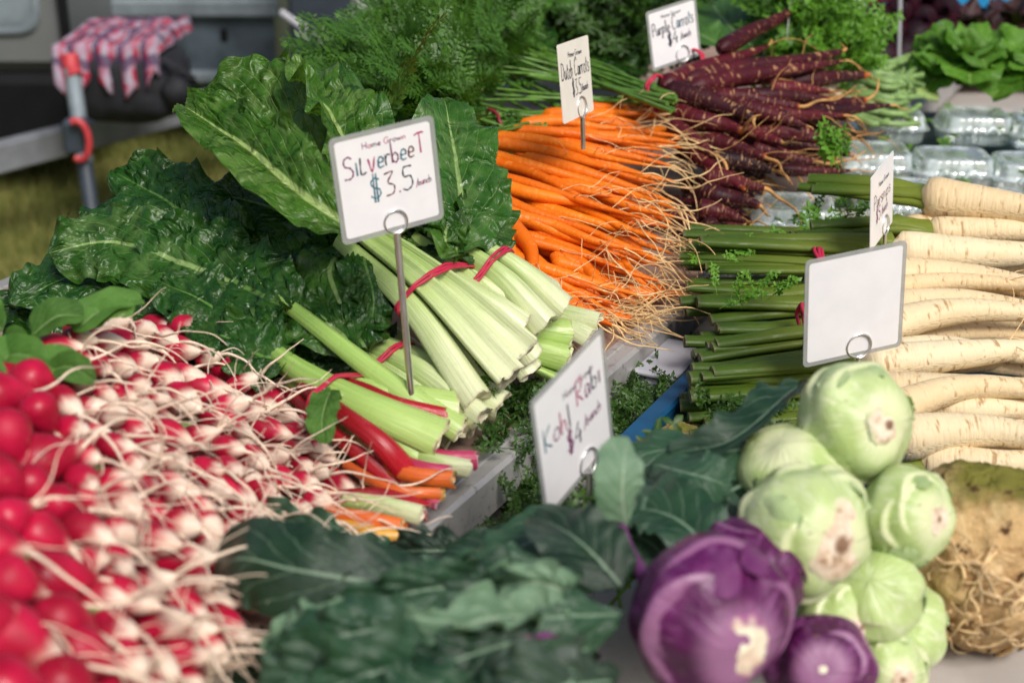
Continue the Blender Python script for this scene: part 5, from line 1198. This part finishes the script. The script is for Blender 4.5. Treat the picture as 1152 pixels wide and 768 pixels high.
# ------------------------------------------------------------------ clear clamshell boxes of salad
CLG = 'clear clamshell boxes of salad leaves'
def rrect(n, a, b, e=5.0):
    out = []
    for i in range(n):
        t = 2*math.pi*i/n; c_, s_ = math.cos(t), math.sin(t); q = (abs(c_)**e + abs(s_)**e)**(-1/e); out.append((c_*q*a, s_*q*b))
    return out
def clamshell(label, glabel, px, py, ztop, yaw, lx=.063, ly=.055, h=.050, leaves=30):
    C = W(px, py, ztop); C = V3(C.x, C.y, ztop - h); t = thing('clamshell_box', label, 'plastic box', C, CLG); Rz = Matrix.Rotation(yaw, 3, 'Z'); n = 128
    def rings(prof, flute):
        V = []
        for sx, z_, fl in prof:
            for i, (x, y) in enumerate(rrect(n, lx*sx, ly*sx - (1-sx)*(lx-ly)*0)):
                f = 1 + fl*flute*max(0, math.sin(i/n*2*math.pi*32))**1.0
                V.append(C + Rz @ V3(x*f, y*f, z_))
        return V, grid_faces(len(prof), n)
    def close(mb, V): 
        ring = V[-n:]; c_ = sum(ring, Vector())/n; mb.add(ring + [c_], t=[(i, (i+1) % n, n) for i in range(n)])
    mb = MB(); V, F = rings([(1.06, h*.52, 0), (1.06, h*.50, 0), (.98, h*.49, .3), (.95, h*.40, 1), (.90, h*.08, 1), (.86, .001, 0), (.3, .001, 0)], .016); mb.add(V, F); close(mb, V); mb.build('tray_half', M['clear'], t)
    mb = MB(); V, F = rings([(1.065, h*.53, 0), (1.03, h*.545, 0), (.97, h*.56, .3), (.93, h*.68, 1), (.89, h*.93, 1), (.85, h*.985, .2), (.80, h, 0), (.76, h, 0), (.73, h*.965, 0), (.3, h*.965, 0)], .018); mb.add(V, F); close(mb, V)
    for sg in (-1, 1):
        tube(mb, [C + Rz @ V3(sg*.02 + x, -ly*1.05 - .004, h*.52 + .010*math.sin(math.pi*(x+.012)/.024)) for x in np.linspace(-.012, .012, 7)], .004, 6)
    mb.build('lid', M['clear'], t)
    g_ = MB(); r = random.Random(int(px*7 + py))
    for i in range(leaves):
        p = C + Rz @ V3(r.uniform(-.7, .7)*lx, r.uniform(-.7, .7)*ly, r.uniform(.25, .80)*h)
        put(g_, SPRIG[r.randrange(6)], p, Rz @ V3(r.uniform(-1, 1), r.uniform(-1, 1), r.uniform(-.1, .15)), V3(r.uniform(-.4, .4), r.uniform(-.4, .4), 1), r.uniform(.30, .5), quad=False)
    so = g_.build('salad_leaves', M['salad'], origin=C + V3(0, 0, .004)); tag(so, glabel, 'salad leaves', 'salad leaves in the clear boxes')
YW = -0.08
spec = [('clear clamshell box in the back row beside the curved purple carrot tips', 1000, 124, .845, YW), ('clear clamshell box in the back row with the lettuce directly behind it', 1096, 126, .845, YW), ('clear clamshell box in the back row cut by the photo edge', 1178, 132, .845, YW),
        ('clear clamshell box in the second row nearest the purple carrots', 982, 166, .838, YW), ('clear clamshell box in the second row showing a green ring of leaf on its lid', 1072, 172, .838, YW), ('clear clamshell box in the second row cut by the photo edge', 1162, 178, .838, YW),
        ('clear clamshell box behind the topmost fat parsnip', 1012, 208, .828, YW), ('clear clamshell box in the front row above the cream parsnip roots', 1110, 220, .822, YW), ('clear clamshell box tucked under the upper parsnip stalks at the purple carrots', 892, 226, .835, YW-.1), ('clear clamshell box under the parsnip sign, dark leaves inside', 935, 268, .808, YW), ('clear clamshell box in the front row cut by the photo edge', 1200, 230, .822, YW)]
for l, x, y, z, yw in spec:
    clamshell(l, 'green salad leaves inside the ' + l.replace('clear clamshell ', ''), x, y, z, yw)
# a second clear box underneath lifts them: one flat carton of clear boxes
cart = [W(880, 250, .79), W(1230, 250, .79)]
ct = thing('carton', 'low grey green carton that the clear clamshell boxes stand on', 'carton', V3(.78, 2.1, T2Z))
mb = MB(); q0 = W(960, 190, .785)
box(mb, W(1085, 176, .760), .62, .55, .036, Matrix.Rotation(YW, 3, 'Z'), bev=.004); mb.build('carton_body', M['carton'], ct, False)

# ------------------------------------------------------------------ far end: lettuce, parsley, spring onions, beetroot
def lettuce(label, px, py, z, R, mat, seed, n=26, group='lettuces at the far end'):
    C = W(px, py, z); t = thing('lettuce', label, 'lettuce', C - V3(0, 0, .03), group); r = random.Random(seed)
    for i in range(n):
        a = r.uniform(0, 6.283); e = r.uniform(.0, 1.2); d = V3(math.cos(a)*math.cos(e), math.sin(a)*math.cos(e), math.sin(e)*.8); p = C + d*R*.15; q = C + d*R*r.uniform(.75, 1.05)
        mb = MB(); leaf(mb, [p, p.lerp(q, .55) + V3(0, 0, R*.15), q + V3(0, 0, -R*.08*math.cos(e))], R*r.uniform(.34, .5), nh=V3(d.x*.3, d.y*.3 - .2, 1), ruffle=R*.09, pucker=R*.03, fold=.3, nu=24, nm=7, seed=r.random()*10, prof='broad', rfreq=3.5, nv=6)
        mb.build('leaf', M[mat], t)
    return t
lettuce('bright green lettuce lying behind the clear boxes, its near end cupped', 1082, 94, .862, .118, 'lettuce', 1)
lettuce('bright green lettuce cut by the photo edge behind the clear boxes', 1152, 100, .858, .118, 'lettuce', 2)
for i, (x, y, l) in enumerate(((1135, 28, 'dark red lettuce in front of the blue crate'), (1090, 34, 'dark red lettuce between the beetroots and the blue crate'))): lettuce(l, x, y + 10, .870, .085, 'red_lettuce', 5+i, 20, 'dark red lettuces')
bg_ = [(985, 20), (1010, 14), (1038, 22), (1062, 12), (1000, 40), (1030, 44), (1058, 36), (975, 46), (1045, 58), (1015, 62), (1072, 52), (990, 66), (1020, 0), (1050, -8)]
for i, (x, y) in enumerate(bg_):
    z = .86 + max(0, (60-y))*.0016; C = W(x, y, z); rr = rng.uniform(.030, .040)
    t = thing('beetroot', 'dark purple round beetroot in the shadowy heap at the far end', 'beetroot', C - V3(0, 0, rr), 'beetroots heaped at the far end')
    V = []; d = V3(rng.uniform(-.5, .5), -1, rng.uniform(-.3, .3)).normalized(); c = [C + d*rr*u_ for u_ in np.linspace(-1, 1.5, 16)]
    mb = MB(); sweep(mb, c, lambda u_, i_: [(math.cos(a)*rr*f_, math.sin(a)*rr*f_) for f_ in (max(.05, math.sqrt(max(0, 1 - ((u_-.38)/.39)**2)) if u_ < .72 else .25*(1-u_)/.28*1.2 + .04),) for a in [2*math.pi*k_/14 for k_ in range(14)]], (0, 0, 1), rng.random()); mb.build('root', M['beet'], t)
    mb = MB(); tube(mb, curve([c[0], c[0] + V3(rng.uniform(-.03, .03), .05, .02), c[0] + V3(rng.uniform(-.05, .05), .10, .01)], 6), .006, 7); mb.build('stalk', M['stalk_red'], t)
bc_ = W(1125, -2, .93); crate = thing('crate', 'bright blue plastic crate at the far end behind the red lettuce', 'crate', V3(bc_.x + .1, bc_.y + .25, .80))
k = NT('bright blue plastic'); M['blue2'] = k.done(k.bsdf(k.mix(k.noise(None, 10, 3), (0.01, 0.22, 0.50), (0.02, 0.30, 0.60)), .45, .4))
mb = MB(); cx, cy = bc_.x + .12, bc_.y + .22
for (a, b, w_, d_) in ((0, -.2, .6, .012), (0, .2, .6, .012), (-.294, 0, .012, .39), (.294, 0, .012, .39)): box(mb, (cx + a, cy + b, .945), w_, d_, .29, bev=.004)
box(mb, (cx, cy, .807), .57, .39, .01, bev=.002); mb.build('wall', M['blue2'], crate, False)
mb = MB()
for b in (-.2, .2): box(mb, (cx, cy + b*1.03, 1.085), .63, .03, .018, bev=.004)
for a in (-.3, .3): box(mb, (cx + a*1.02, cy, 1.085), .03, .38, .018, bev=.004)
mb.build('rim', M['blue2'], crate, False)
b2 = W(530, 4, t=2.95); c2 = thing('crate', 'blue crate corner showing through the carrot tops', 'crate', V3(b2.x, b2.y + .1, .80))
mb = MB(); box(mb, V3(b2.x, b2.y + .12, .90), .10, .22, b2.z*2 - 1.8 + .02, bev=.004); mb.build('wall', M['blue2'], c2, False)
mb = MB(); box(mb, V3(b2.x, b2.y + .12, b2.z + .014), .112, .235, .014, bev=.003); mb.build('rim', M['blue2'], c2, False)

def leafy(label, px, py, z, n, seed, spread, mat='parsley', L=.09, kind='parsley_bunch', cat='parsley', sc=(.6, 1.0), group='leafy bunches at the far end', stems=16, fern=False):
    C = W(px, py, z); t = thing(kind, label, cat, C - V3(0, 0, .10), group); r = random.Random(seed); mb = MB(); sm = MB()
    for i in range(stems):
        p = C + V3(r.uniform(-1, 1)*spread[0], r.uniform(-1, 1)*spread[1], r.uniform(-.3, .6)*spread[2]); tube(sm, curve([C + V3(0, .02, -.08), C.lerp(p, .5) + V3(0, 0, -.01), p], 7), .0018, 5)
    sm.build('stems', M['thin_stem'], t)
    for i in range(n):
        p = C + V3(r.gauss(0, .45)*spread[0], r.gauss(0, .45)*spread[1], r.gauss(0, .45)*spread[2])
        if fern: put(mb, FROND[r.randrange(6)], p, V3(r.uniform(-1, 1), r.uniform(-1, 1), r.uniform(-.1, 1)), V3(0, -.5, 1), r.uniform(*sc))
        else: put(mb, SPRIG[r.randrange(6)], p, V3(r.uniform(-1, 1), r.uniform(-1, 1), r.uniform(-.1, 1)), V3(r.uniform(-.4, .4), -.7, .8), r.uniform(*sc), quad=False)
    mb.build('leaves', M[mat], t); return t
leafy('bright green curly parsley bunch behind the purple carrots', 905, 50, .965, 220, 2, (.065, .09, .11))
leafy('dark green herb bunch at the back behind the Dutch Carrots sign', 640, 12, .98, 200, 3, (.20, .14, .09), 'dill', kind='herb_bunch', cat='herb bunch', sc=(.8, 1.4))
leafy('dark green herb bunch at the back left of the Purple Carrots sign', 705, 52, .92, 160, 4, (.12, .14, .07), 'dill', kind='herb_bunch', cat='herb bunch', sc=(.8, 1.3))
def broad_bunch(label, specs, seed, group='broad leaf bunches at the far end', kind='spinach_bunch', cat='spinach', mat='bok'):
    r = random.Random(seed); t = thing(kind, label, cat, specs[0][0][0] - V3(0, 0, .08), group)
    for pts, hw in specs:
        mb = MB(); leaf(mb, pts, hw, ruffle=.006, pucker=.003, fold=.25, nu=30, nm=8, seed=r.random()*10, nv=7); mb.build('leaf', M[mat], t)
        mb = MB(); d = (pts[0]-pts[1]); tube(mb, curve([pts[0] + d*.02, pts[0] + d*.5, pts[0] + d + V3(0, 0, -.03)], 6), .004, 7); mb.build('stalk', M['pale_stem'], t)
broad_bunch('broad ribbed green leaves standing between the Purple Carrots sign and the parsley', [(Ls((858, 62, .95), (830, 40, .98), (808, 15, 1.0), (790, -14, 1.02)), .055), (Ls((845, 60, .95), (812, 52, .97), (790, 40, .985), (768, 30, .99)), .045), (Ls((868, 62, .95), (862, 35, .98), (850, 8, 1.0), (835, -18, 1.02)), .045), (Ls((875, 60, .94), (880, 38, .97), (882, 15, .99), (885, -10, 1.0)), .04)], 1)
broad_bunch('dark green spinach bunch at the top behind the carrot tops', [(Ls((700, 40, .93), (660, 30, .96), (620, 12, .98), (580, -5, 1.0)), .06), (Ls((690, 20, .95), (650, 10, .97), (610, -5, .99), (570, -15, 1.0)), .06), (Ls((620, 60, .95), (590, 35, .975), (560, 20, .985), (530, 12, .99)), .045), (Ls((740, 30, .93), (715, 12, .95), (690, 0, .96), (660, -15, .97)), .06)], 2, mat='silver_dark')
broad_bunch('dark green spinach bunch in the shade left of the Purple Carrots sign', [(Ls((735, 60, .91), (705, 45, .925), (680, 30, .935), (650, 18, .94)), .05), (Ls((730, 80, .90), (700, 70, .915), (670, 55, .925), (640, 45, .93)), .05), (Ls((745, 45, .91), (725, 22, .93), (700, 10, .94), (670, -5, .95)), .05)], 3, mat='silver_dark')

# spring onions with brushy pale roots, just behind the purple carrots
so_ = thing('spring_onion_bunch', 'pale bunch with brushy cream roots behind the purple carrot tips', 'spring onions', W(925, 110, .86))
for i in range(34):
    y0 = rng.uniform(66, 128); a = W(rng.uniform(925, 950), y0, .93 - (y0-66)*.0010); b = W(rng.uniform(985, 1010), y0 + rng.uniform(0, 16), .92 - (y0-66)*.0010); e = W(rng.uniform(1000, 1040), y0 - 12 + rng.uniform(0, 30), .91 - (y0-66)*.0009)
    mb = MB(); tube(mb, curve([a, b.lerp(a, .5), b, e], 10), lambda u_: .0075 - .003*u_, 7); mb.build('stalk', M['pale_stem'], so_)
mb = MB()
for i in range(170):
    y0 = rng.uniform(70, 132); a = W(rng.uniform(925, 950), y0, .935 - (y0-66)*.0010); hair(mb, a, V3(-1, rng.uniform(-.8, .2), rng.uniform(-.2, .6)), rng.uniform(.03, .09), .0011, .3, .03, i*.37, .82, 9, 4)
mb.build('root_hair', M['radish_root'], so_)
leafy('pale green feathery celery tops behind the purple carrot tips', 945, 66, .945, 70, 8, (.05, .07, .05), 'parsley', kind='celery_bunch', cat='celery', sc=(.5, .8), stems=10)
cl_ = thing('celery_bunch', 'pale green ribbed celery stalks lying left of the bright lettuce', 'celery', W(1000, 80, .84))
for i in range(9):
    a, b = W(965 + i*3, 72 + i*3, .90 - i*.004), W(1040 + i*2, 78 + i*4, .875 - i*.003); stalk(cl_, [a, a.lerp(b, .5), b], .014, .02, .01, M['stalk_green'], seed=rng.random())

# ------------------------------------------------------------------ price signs
G_ = {  # handwritten strokes in a unit em: letter -> (advance, strokes)
 'H': (.7, [[(0,0),(0,1)],[(.5,0),(.52,1)],[(0,.5),(.5,.52)]]), 'o': (.55, [[(.2,.5),(.02,.3),(.08,.04),(.28,0),(.42,.2),(.36,.45),(.2,.5)]]), 'm': (.75, [[(0,.5),(0,0)],[(0,.35),(.14,.5),(.26,.42),(.27,0)],[(.27,.36),(.42,.5),(.54,.4),(.55,0)]]),
 'e': (.5, [[(.02,.25),(.36,.3),(.3,.48),(.14,.5),(.02,.28),(.08,.04),(.36,.06)]]), 'G': (.75, [[(.6,.85),(.35,1),(.08,.75),(.02,.35),(.2,.02),(.5,.08),(.58,.42),(.35,.42)]]), 'r': (.42, [[(0,.5),(.02,0)],[(.02,.32),(.15,.5),(.32,.46)]]),
 'w': (.75, [[(0,.5),(.12,0),(.28,.4),(.42,0),(.58,.5)]]), 'n': (.52, [[(0,.5),(.01,0)],[(.01,.34),(.2,.52),(.34,.4),(.35,0)]]), 'S': (.72, [[(.56,.9),(.36,1.02),(.08,.9),(.1,.62),(.42,.5),(.58,.25),(.4,.02),(.0,.02)]]), 'i': (.3, [[(.08,.5),(.1,0)]]), 'I': (.32, [[(.08,.62),(.1,0)]]),
 'L': (.52, [[(.04,.75),(.02,0),(.36,.04)]]), 'v': (.5, [[(0,.55),(.18,0),(.38,.58)]]), 'V': (.58, [[(0,.62),(.2,0),(.42,.66)]]), 'b': (.55, [[(0,1),(.03,0)],[(.03,.1),(.26,.0),(.4,.22),(.26,.44),(.03,.34)]]), 'T': (.7, [[(0,.92),(.25,1),(.6,.98)],[(.3,.98),(.32,.05)]]),
 '$': (.72, [[(.5,.82),(.3,.92),(.08,.76),(.2,.52),(.46,.42),(.5,.18),(.24,.06),(.02,.18)],[(.22,1.12),(.2,-.12)],[(.36,1.12),(.34,-.12)]]), '3': (.65, [[(.04,.94),(.48,.98),(.2,.58),(.5,.38),(.42,.06),(.04,.0)]]), '.': (.28, [[(.08,.06),(.12,.0)]]), '5': (.66, [[(.52,.98),(.12,.96),(.1,.58),(.42,.56),(.5,.2),(.24,-.02),(.0,.06)]]),
 '/': (.42, [[(.36,.75),(.02,-.2)]]), 'u': (.52, [[(0,.5),(.04,.06),(.24,.04),(.34,.48)],[(.34,.5),(.36,0)]]), 'c': (.46, [[(.34,.42),(.16,.5),(.02,.26),(.12,.02),(.36,.06)]]), 'h': (.52, [[(0,1),(.01,0)],[(.01,.32),(.2,.5),(.33,.38),(.34,0)]]), 'D': (.72, [[(.04,1),(.02,0)],[(.0,.98),(.38,.9),(.56,.5),(.38,.08),(.0,.02)]]),
 't': (.42, [[(.14,.85),(.14,.06),(.28,.02)],[(0,.56),(.3,.58)]]), 'C': (.72, [[(.56,.86),(.34,1.05),(.08,.76),(.02,.3),(.2,.0),(.56,.1)]]), 'a': (.55, [[(.34,.42),(.14,.5),(.02,.22),(.12,.0),(.34,.3)],[(.35,.48),(.38,0)]]), 's': (.46, [[(.32,.46),(.12,.5),(.06,.32),(.3,.2),(.28,.02),(.02,.02)]]), 'P': (.65, [[(.06,1),(.04,0)],[(.0,.94),(.34,1),(.52,.74),(.34,.5),(.06,.48)]]),
 'p': (.55, [[(.02,.5),(.0,-.4)],[(.02,.36),(.22,.5),(.38,.28),(.22,.02),(.02,.1)]]), 'l': (.3, [[(.06,1),(.1,0)]]), 'K': (.68, [[(.02,1),(.04,0)],[(.5,.98),(.06,.46),(.52,0)]]), 'R': (.68, [[(.04,1),(.02,0)],[(.0,.96),(.36,1),(.48,.74),(.3,.52),(.04,.5),(.5,0)]]), '4': (.66, [[(.36,.98),(.02,.36),(.56,.4)],[(.4,.62),(.38,-.04)]]), ' ': (.35, [])}
def ribbon(mb, pts, w, off, m, xf):
    n = len(pts); L = []
    if n > 2:
        c = curve([V3(x, y, 0) for x, y in pts], (n-1)*5 + 1); pts = [(q.x, q.y) for q in c]; n = len(pts)
    for i in range(n):
        a = Vector(pts[max(0, i-1)]); b = Vector(pts[min(n-1, i+1)]); d = (b-a); d = d.normalized() if d.length > 1e-9 else Vector((1, 0)); nn = Vector((-d.y, d.x)); p = Vector(pts[i]); ww = w*(.8 + .3*math.sin(i*1.7 + off*9000))
        L += [p + nn*ww, p - nn*ww]
    V = [xf(q.x, q.y, off) for q in L]; mb.add(V, [(2*i, 2*i+1, 2*i+3, 2*i+2) for i in range(n-1)], m=m)
def write(mb, text, x0, y0, hgt, width, w, xf, inks, slope=0.0):
    adv = sum(G_[ch][0] for ch in text); sx = width/adv; x = x0
    for i, ch in enumerate(text):
        a, st = G_[ch]; jy = rng.uniform(-.03, .03)*hgt
        for k_, s in enumerate(st): ribbon(mb, [(x + q[0]*sx, y0 + jy + q[1]*hgt + (x - x0)*slope) for q in s], w, .0006 + .00005*((i + k_) % 5), inks[i % len(inks)], xf)
        x += a*sx
def price_sign(label, c, rot, w, h, lines, stake_len, stake_x=0.0, card='card', edge=.0045, ring=True, stake_r=.0022, ringr=.010, inks=('ink_dark',), to=None):
    yaw, lean, roll = [R_(a) for a in rot]; Mx_ = Matrix.Rotation(yaw, 3, 'Z') @ Matrix.Rotation(lean, 3, 'X') @ Matrix.Rotation(roll, 3, 'Y'); c = Vector(c)
    xf = lambda x, y, o=0.0: c + Mx_ @ V3(x, -o, y)
    foot = c + Mx_ @ V3(stake_x, 0, -h/2); t = thing('price_sign', label, 'price sign', foot - V3(0, 0, stake_len), 'price signs on wire stakes')
    def plate(mb, w_, h_, th, r_, m=0):
        o = [(math.copysign(1, sx)*(w_/2 - r_) + math.cos(a)*r_, math.copysign(1, sy)*(h_/2 - r_) + math.sin(a)*r_) for sx, sy, a0 in ((1, 1, 0), (-1, 1, 90), (-1, -1, 180), (1, -1, 270)) for a in [R_(a0 + q*22.5) for q in range(5)]]
        n = len(o); V = [xf(x, y, th/2) for x, y in o] + [xf(x, y, -th/2) for x, y in o] + [xf(0, 0, th/2), xf(0, 0, -th/2)]
        mb.add(V, [(i, i+n, (i+1) % n + n, (i+1) % n) for i in range(n)], [(i, (i+1) % n, 2*n) for i in range(n)] + [((i+1) % n + n, i + n, 2*n+1) for i in range(n)], m=m)
    mb = MB(); plate(mb, w - 2*edge, h - 2*edge, .0009, .003); cd = mb.build('card', M[card], t, False)
    if edge > .001:
        mb = MB(); o1, o2 = [], []
        for wi, hi, r_, L in ((w, h, .005, o1), (w - 2*edge + .0004, h - 2*edge + .0004, .003, o2)):
            for sx, sy, a0 in ((1, 1, 0), (-1, 1, 90), (-1, -1, 180), (1, -1, 270)):
                for q in range(5): a = R_(a0 + q*22.5); L.append((sx*(wi/2 - r_) + math.cos(a)*r_, sy*(hi/2 - r_) + math.sin(a)*r_))
        n = len(o1); V = [xf(*p, .0006) for p in o1] + [xf(*p, .0006) for p in o2] + [xf(*p, -.0006) for p in o1] + [xf(*p, -.0006) for p in o2]
        q = []
        for i in range(n): j = (i+1) % n; q += [(i, j, n+j, n+i), (2*n+i, 3*n+i, 3*n+j, 2*n+j), (i, 2*n+i, 2*n+j, j)]
        mb.add(V, q); mb.build('laminate_edge', M['laminate'], t, False)
    if lines:
        mb = MB()
        for (tx, x0, y0, hg, wd_, pw, ik, sl) in lines: write(mb, tx, x0*w, y0*h, hg*h, wd_*w, pw, xf, ik, sl)
        mb.build('lettering', [M[i] for i in inks], cd, False)
    mb = MB(); 
    if ring:
        rc = c + Mx_ @ V3(stake_x, 0, -h/2 + ringr*.9); pts = []
        for i in range(60):
            a = -math.pi/2 + i/59*4*math.pi; pts.append(rc + Mx_ @ V3(math.cos(a)*ringr, (-.0030 + .0060*(i/59)) , math.sin(a)*ringr))
        tube(mb, pts, .0011, 7, cap=True, hint=(0, 1, 0)); mb.build('ring_clip', M['steel'], t); mb = MB()
    top = c + Mx_ @ V3(stake_x, -.001, -h/2 - (ringr*.1 if ring else 0)); dn = Mx_ @ V3(0, 0, -1); dn = (dn + V3(0, 0, -1.6)).normalized()
    if not ring: top = top + V3(0, .002, .05)
    tube(mb, curve([top, to if to is not None else top + dn*stake_len], 4), stake_r, 10); mb.build('stake', M['steel'], t)
    return t
INK = ('ink_dark', 'ink_purple', 'ink_teal', 'ink_pink', 'ink_brown')
price_sign('white laminated card reading Silverbeet on a thick wire stake', CAM + (Vector((-.115, 1.2773, 1.0448)) - CAM)*.93, (28.4, 2.2, -6.3), .105*.93, .1032*.93,
           [('Home Grown', -.20, .34, .055, .42, .00042, [1, 3, 0, 1], .02), ('SILVerbeeT', -.40, .10, .20, .80, .00085, [1, 2, 0, 3, 2, 0, 1, 2, 4, 3], .10), ('$3.5', -.18, -.15, .22, .44, .0008, [2, 4, 3, 0], .06), ('/bunch', .26, -.12, .07, .16, .0004, [3, 0], .06)], .165, stake_x=.002, stake_r=.0032, ringr=.0105, inks=INK, to=W(463, 448, .868))
price_sign('white card reading Kohl Rabi turned almost edge on beside the purple kohlrabi', (.0472, .9838, .9351), (56.7, 2.0, -14.9), .105, .1149,
           [('Home Grown', -.10, .26, .06, .42, .00045, [0, 1], .0), ('Kohl', -.40, .02, .19, .38, .0009, [2, 1, 3, 0], .0), ('Rabi', .06, .10, .20, .36, .0009, [3, 1, 0, 1], .0), ('$4', -.12, -.19, .18, .22, .0009, [1, 0], .0), ('/bunch', .12, -.12, .10, .26, .0006, [1], .0)], .12, stake_x=.012, ringr=.0115, inks=INK)
price_sign('narrow cream card reading Dutch Carrots stuck into the orange carrots', (.0772, 1.7185, 1.0488), (66, -6.8, 2), .100, .0937,
           [('Home Grown', -.20, .30, .07, .45, .0006, [0], .0), ('Dutch Carrots', -.44, .04, .22, .90, .0010, [0], .0), ('$3.5', -.14, -.20, .20, .30, .0009, [0], .0), ('/bunch', .16, -.18, .10, .22, .0007, [0], .0)], .040, stake_x=.01, card='card_cream', edge=.0003, ringr=.0125, inks=INK, stake_r=.003)
price_sign('white card reading Purple Carrots behind the purple carrot heap', (.2398, 2.1242, 1.0326), (36.7, -3.7, -8.2), .100, .0882,
           [('Home Grown', -.22, .32, .06, .40, .0005, [0], .02), ('Purple', -.42, .06, .21, .36, .0010, [0], .03), ('Carrots', -.02, .08, .24, .44, .0010, [0, 2], .03), ('$4', -.14, -.16, .20, .22, .0011, [0], .03), ('/bunch', .12, -.12, .12, .22, .0007, [0], .03)], .07, stake_x=.012, ringr=.0125, inks=INK, stake_r=.003)
price_sign('blank white laminated card standing in the parsnips above the kohlrabi', (.3239, 1.2604, .9283), (16.8, 4.5, -5.9), .105, .1126, [], .12, stake_x=.006, ringr=.0125, inks=INK, edge=.0042)
price_sign('narrow white card reading Parsnips standing among the upper parsnip stalks', (.4249, 1.5758, .9375), (62, -3.3, -5.5), .100, .0900,
           [('Home Grown', -.16, .24, .07, .45, .0006, [0], .0), ('Parsnips', -.36, .0, .18, .74, .0008, [4], .0), ('$5', -.26, -.20, .18, .20, .0008, [1], .0), ('/bunch', -.02, -.18, .12, .28, .0006, [1], .0)], .07, stake_x=.014, ringr=.0115, inks=INK, edge=.0004)
cs = W(955, -12, t=2.75); price_sign('white card on a tall pale stake in front of the dark beetroots', cs, (5, 0, 3), .055, .060, [], .14, stake_x=-.006, edge=.001, ring=False, stake_r=.0045)
cs = W(890, 8, t=2.35); price_sign('white card seen edge on beside the raised purple carrot tip', cs, (74, 0, 0), .07, .10, [], .04, edge=.001, ring=False, stake_r=.003)
for i, (x, t_, l, r_) in enumerate(((974, 2.8, 'thin grey sign stake just right of the white card at the beetroots', .004), (1014, 2.8, 'thin grey sign stake standing alone before the beetroots', .0045))):
    a, b = W(x, 66, t=t_), W(x, -60, t=t_)
    st = thing('sign_stake', l, 'stake', V3(a.x, a.y, .80), 'sign stakes at the far end'); mb = MB(); tube(mb, curve([V3(a.x, a.y, .80), b], 4), r_, 8); mb.build('rod', M['pole'], st)
    price = MB(); box(price, b + V3(0, -.006, .04), .08, .002, .08, bev=.0005); price.build('card', M['card'], st, False)
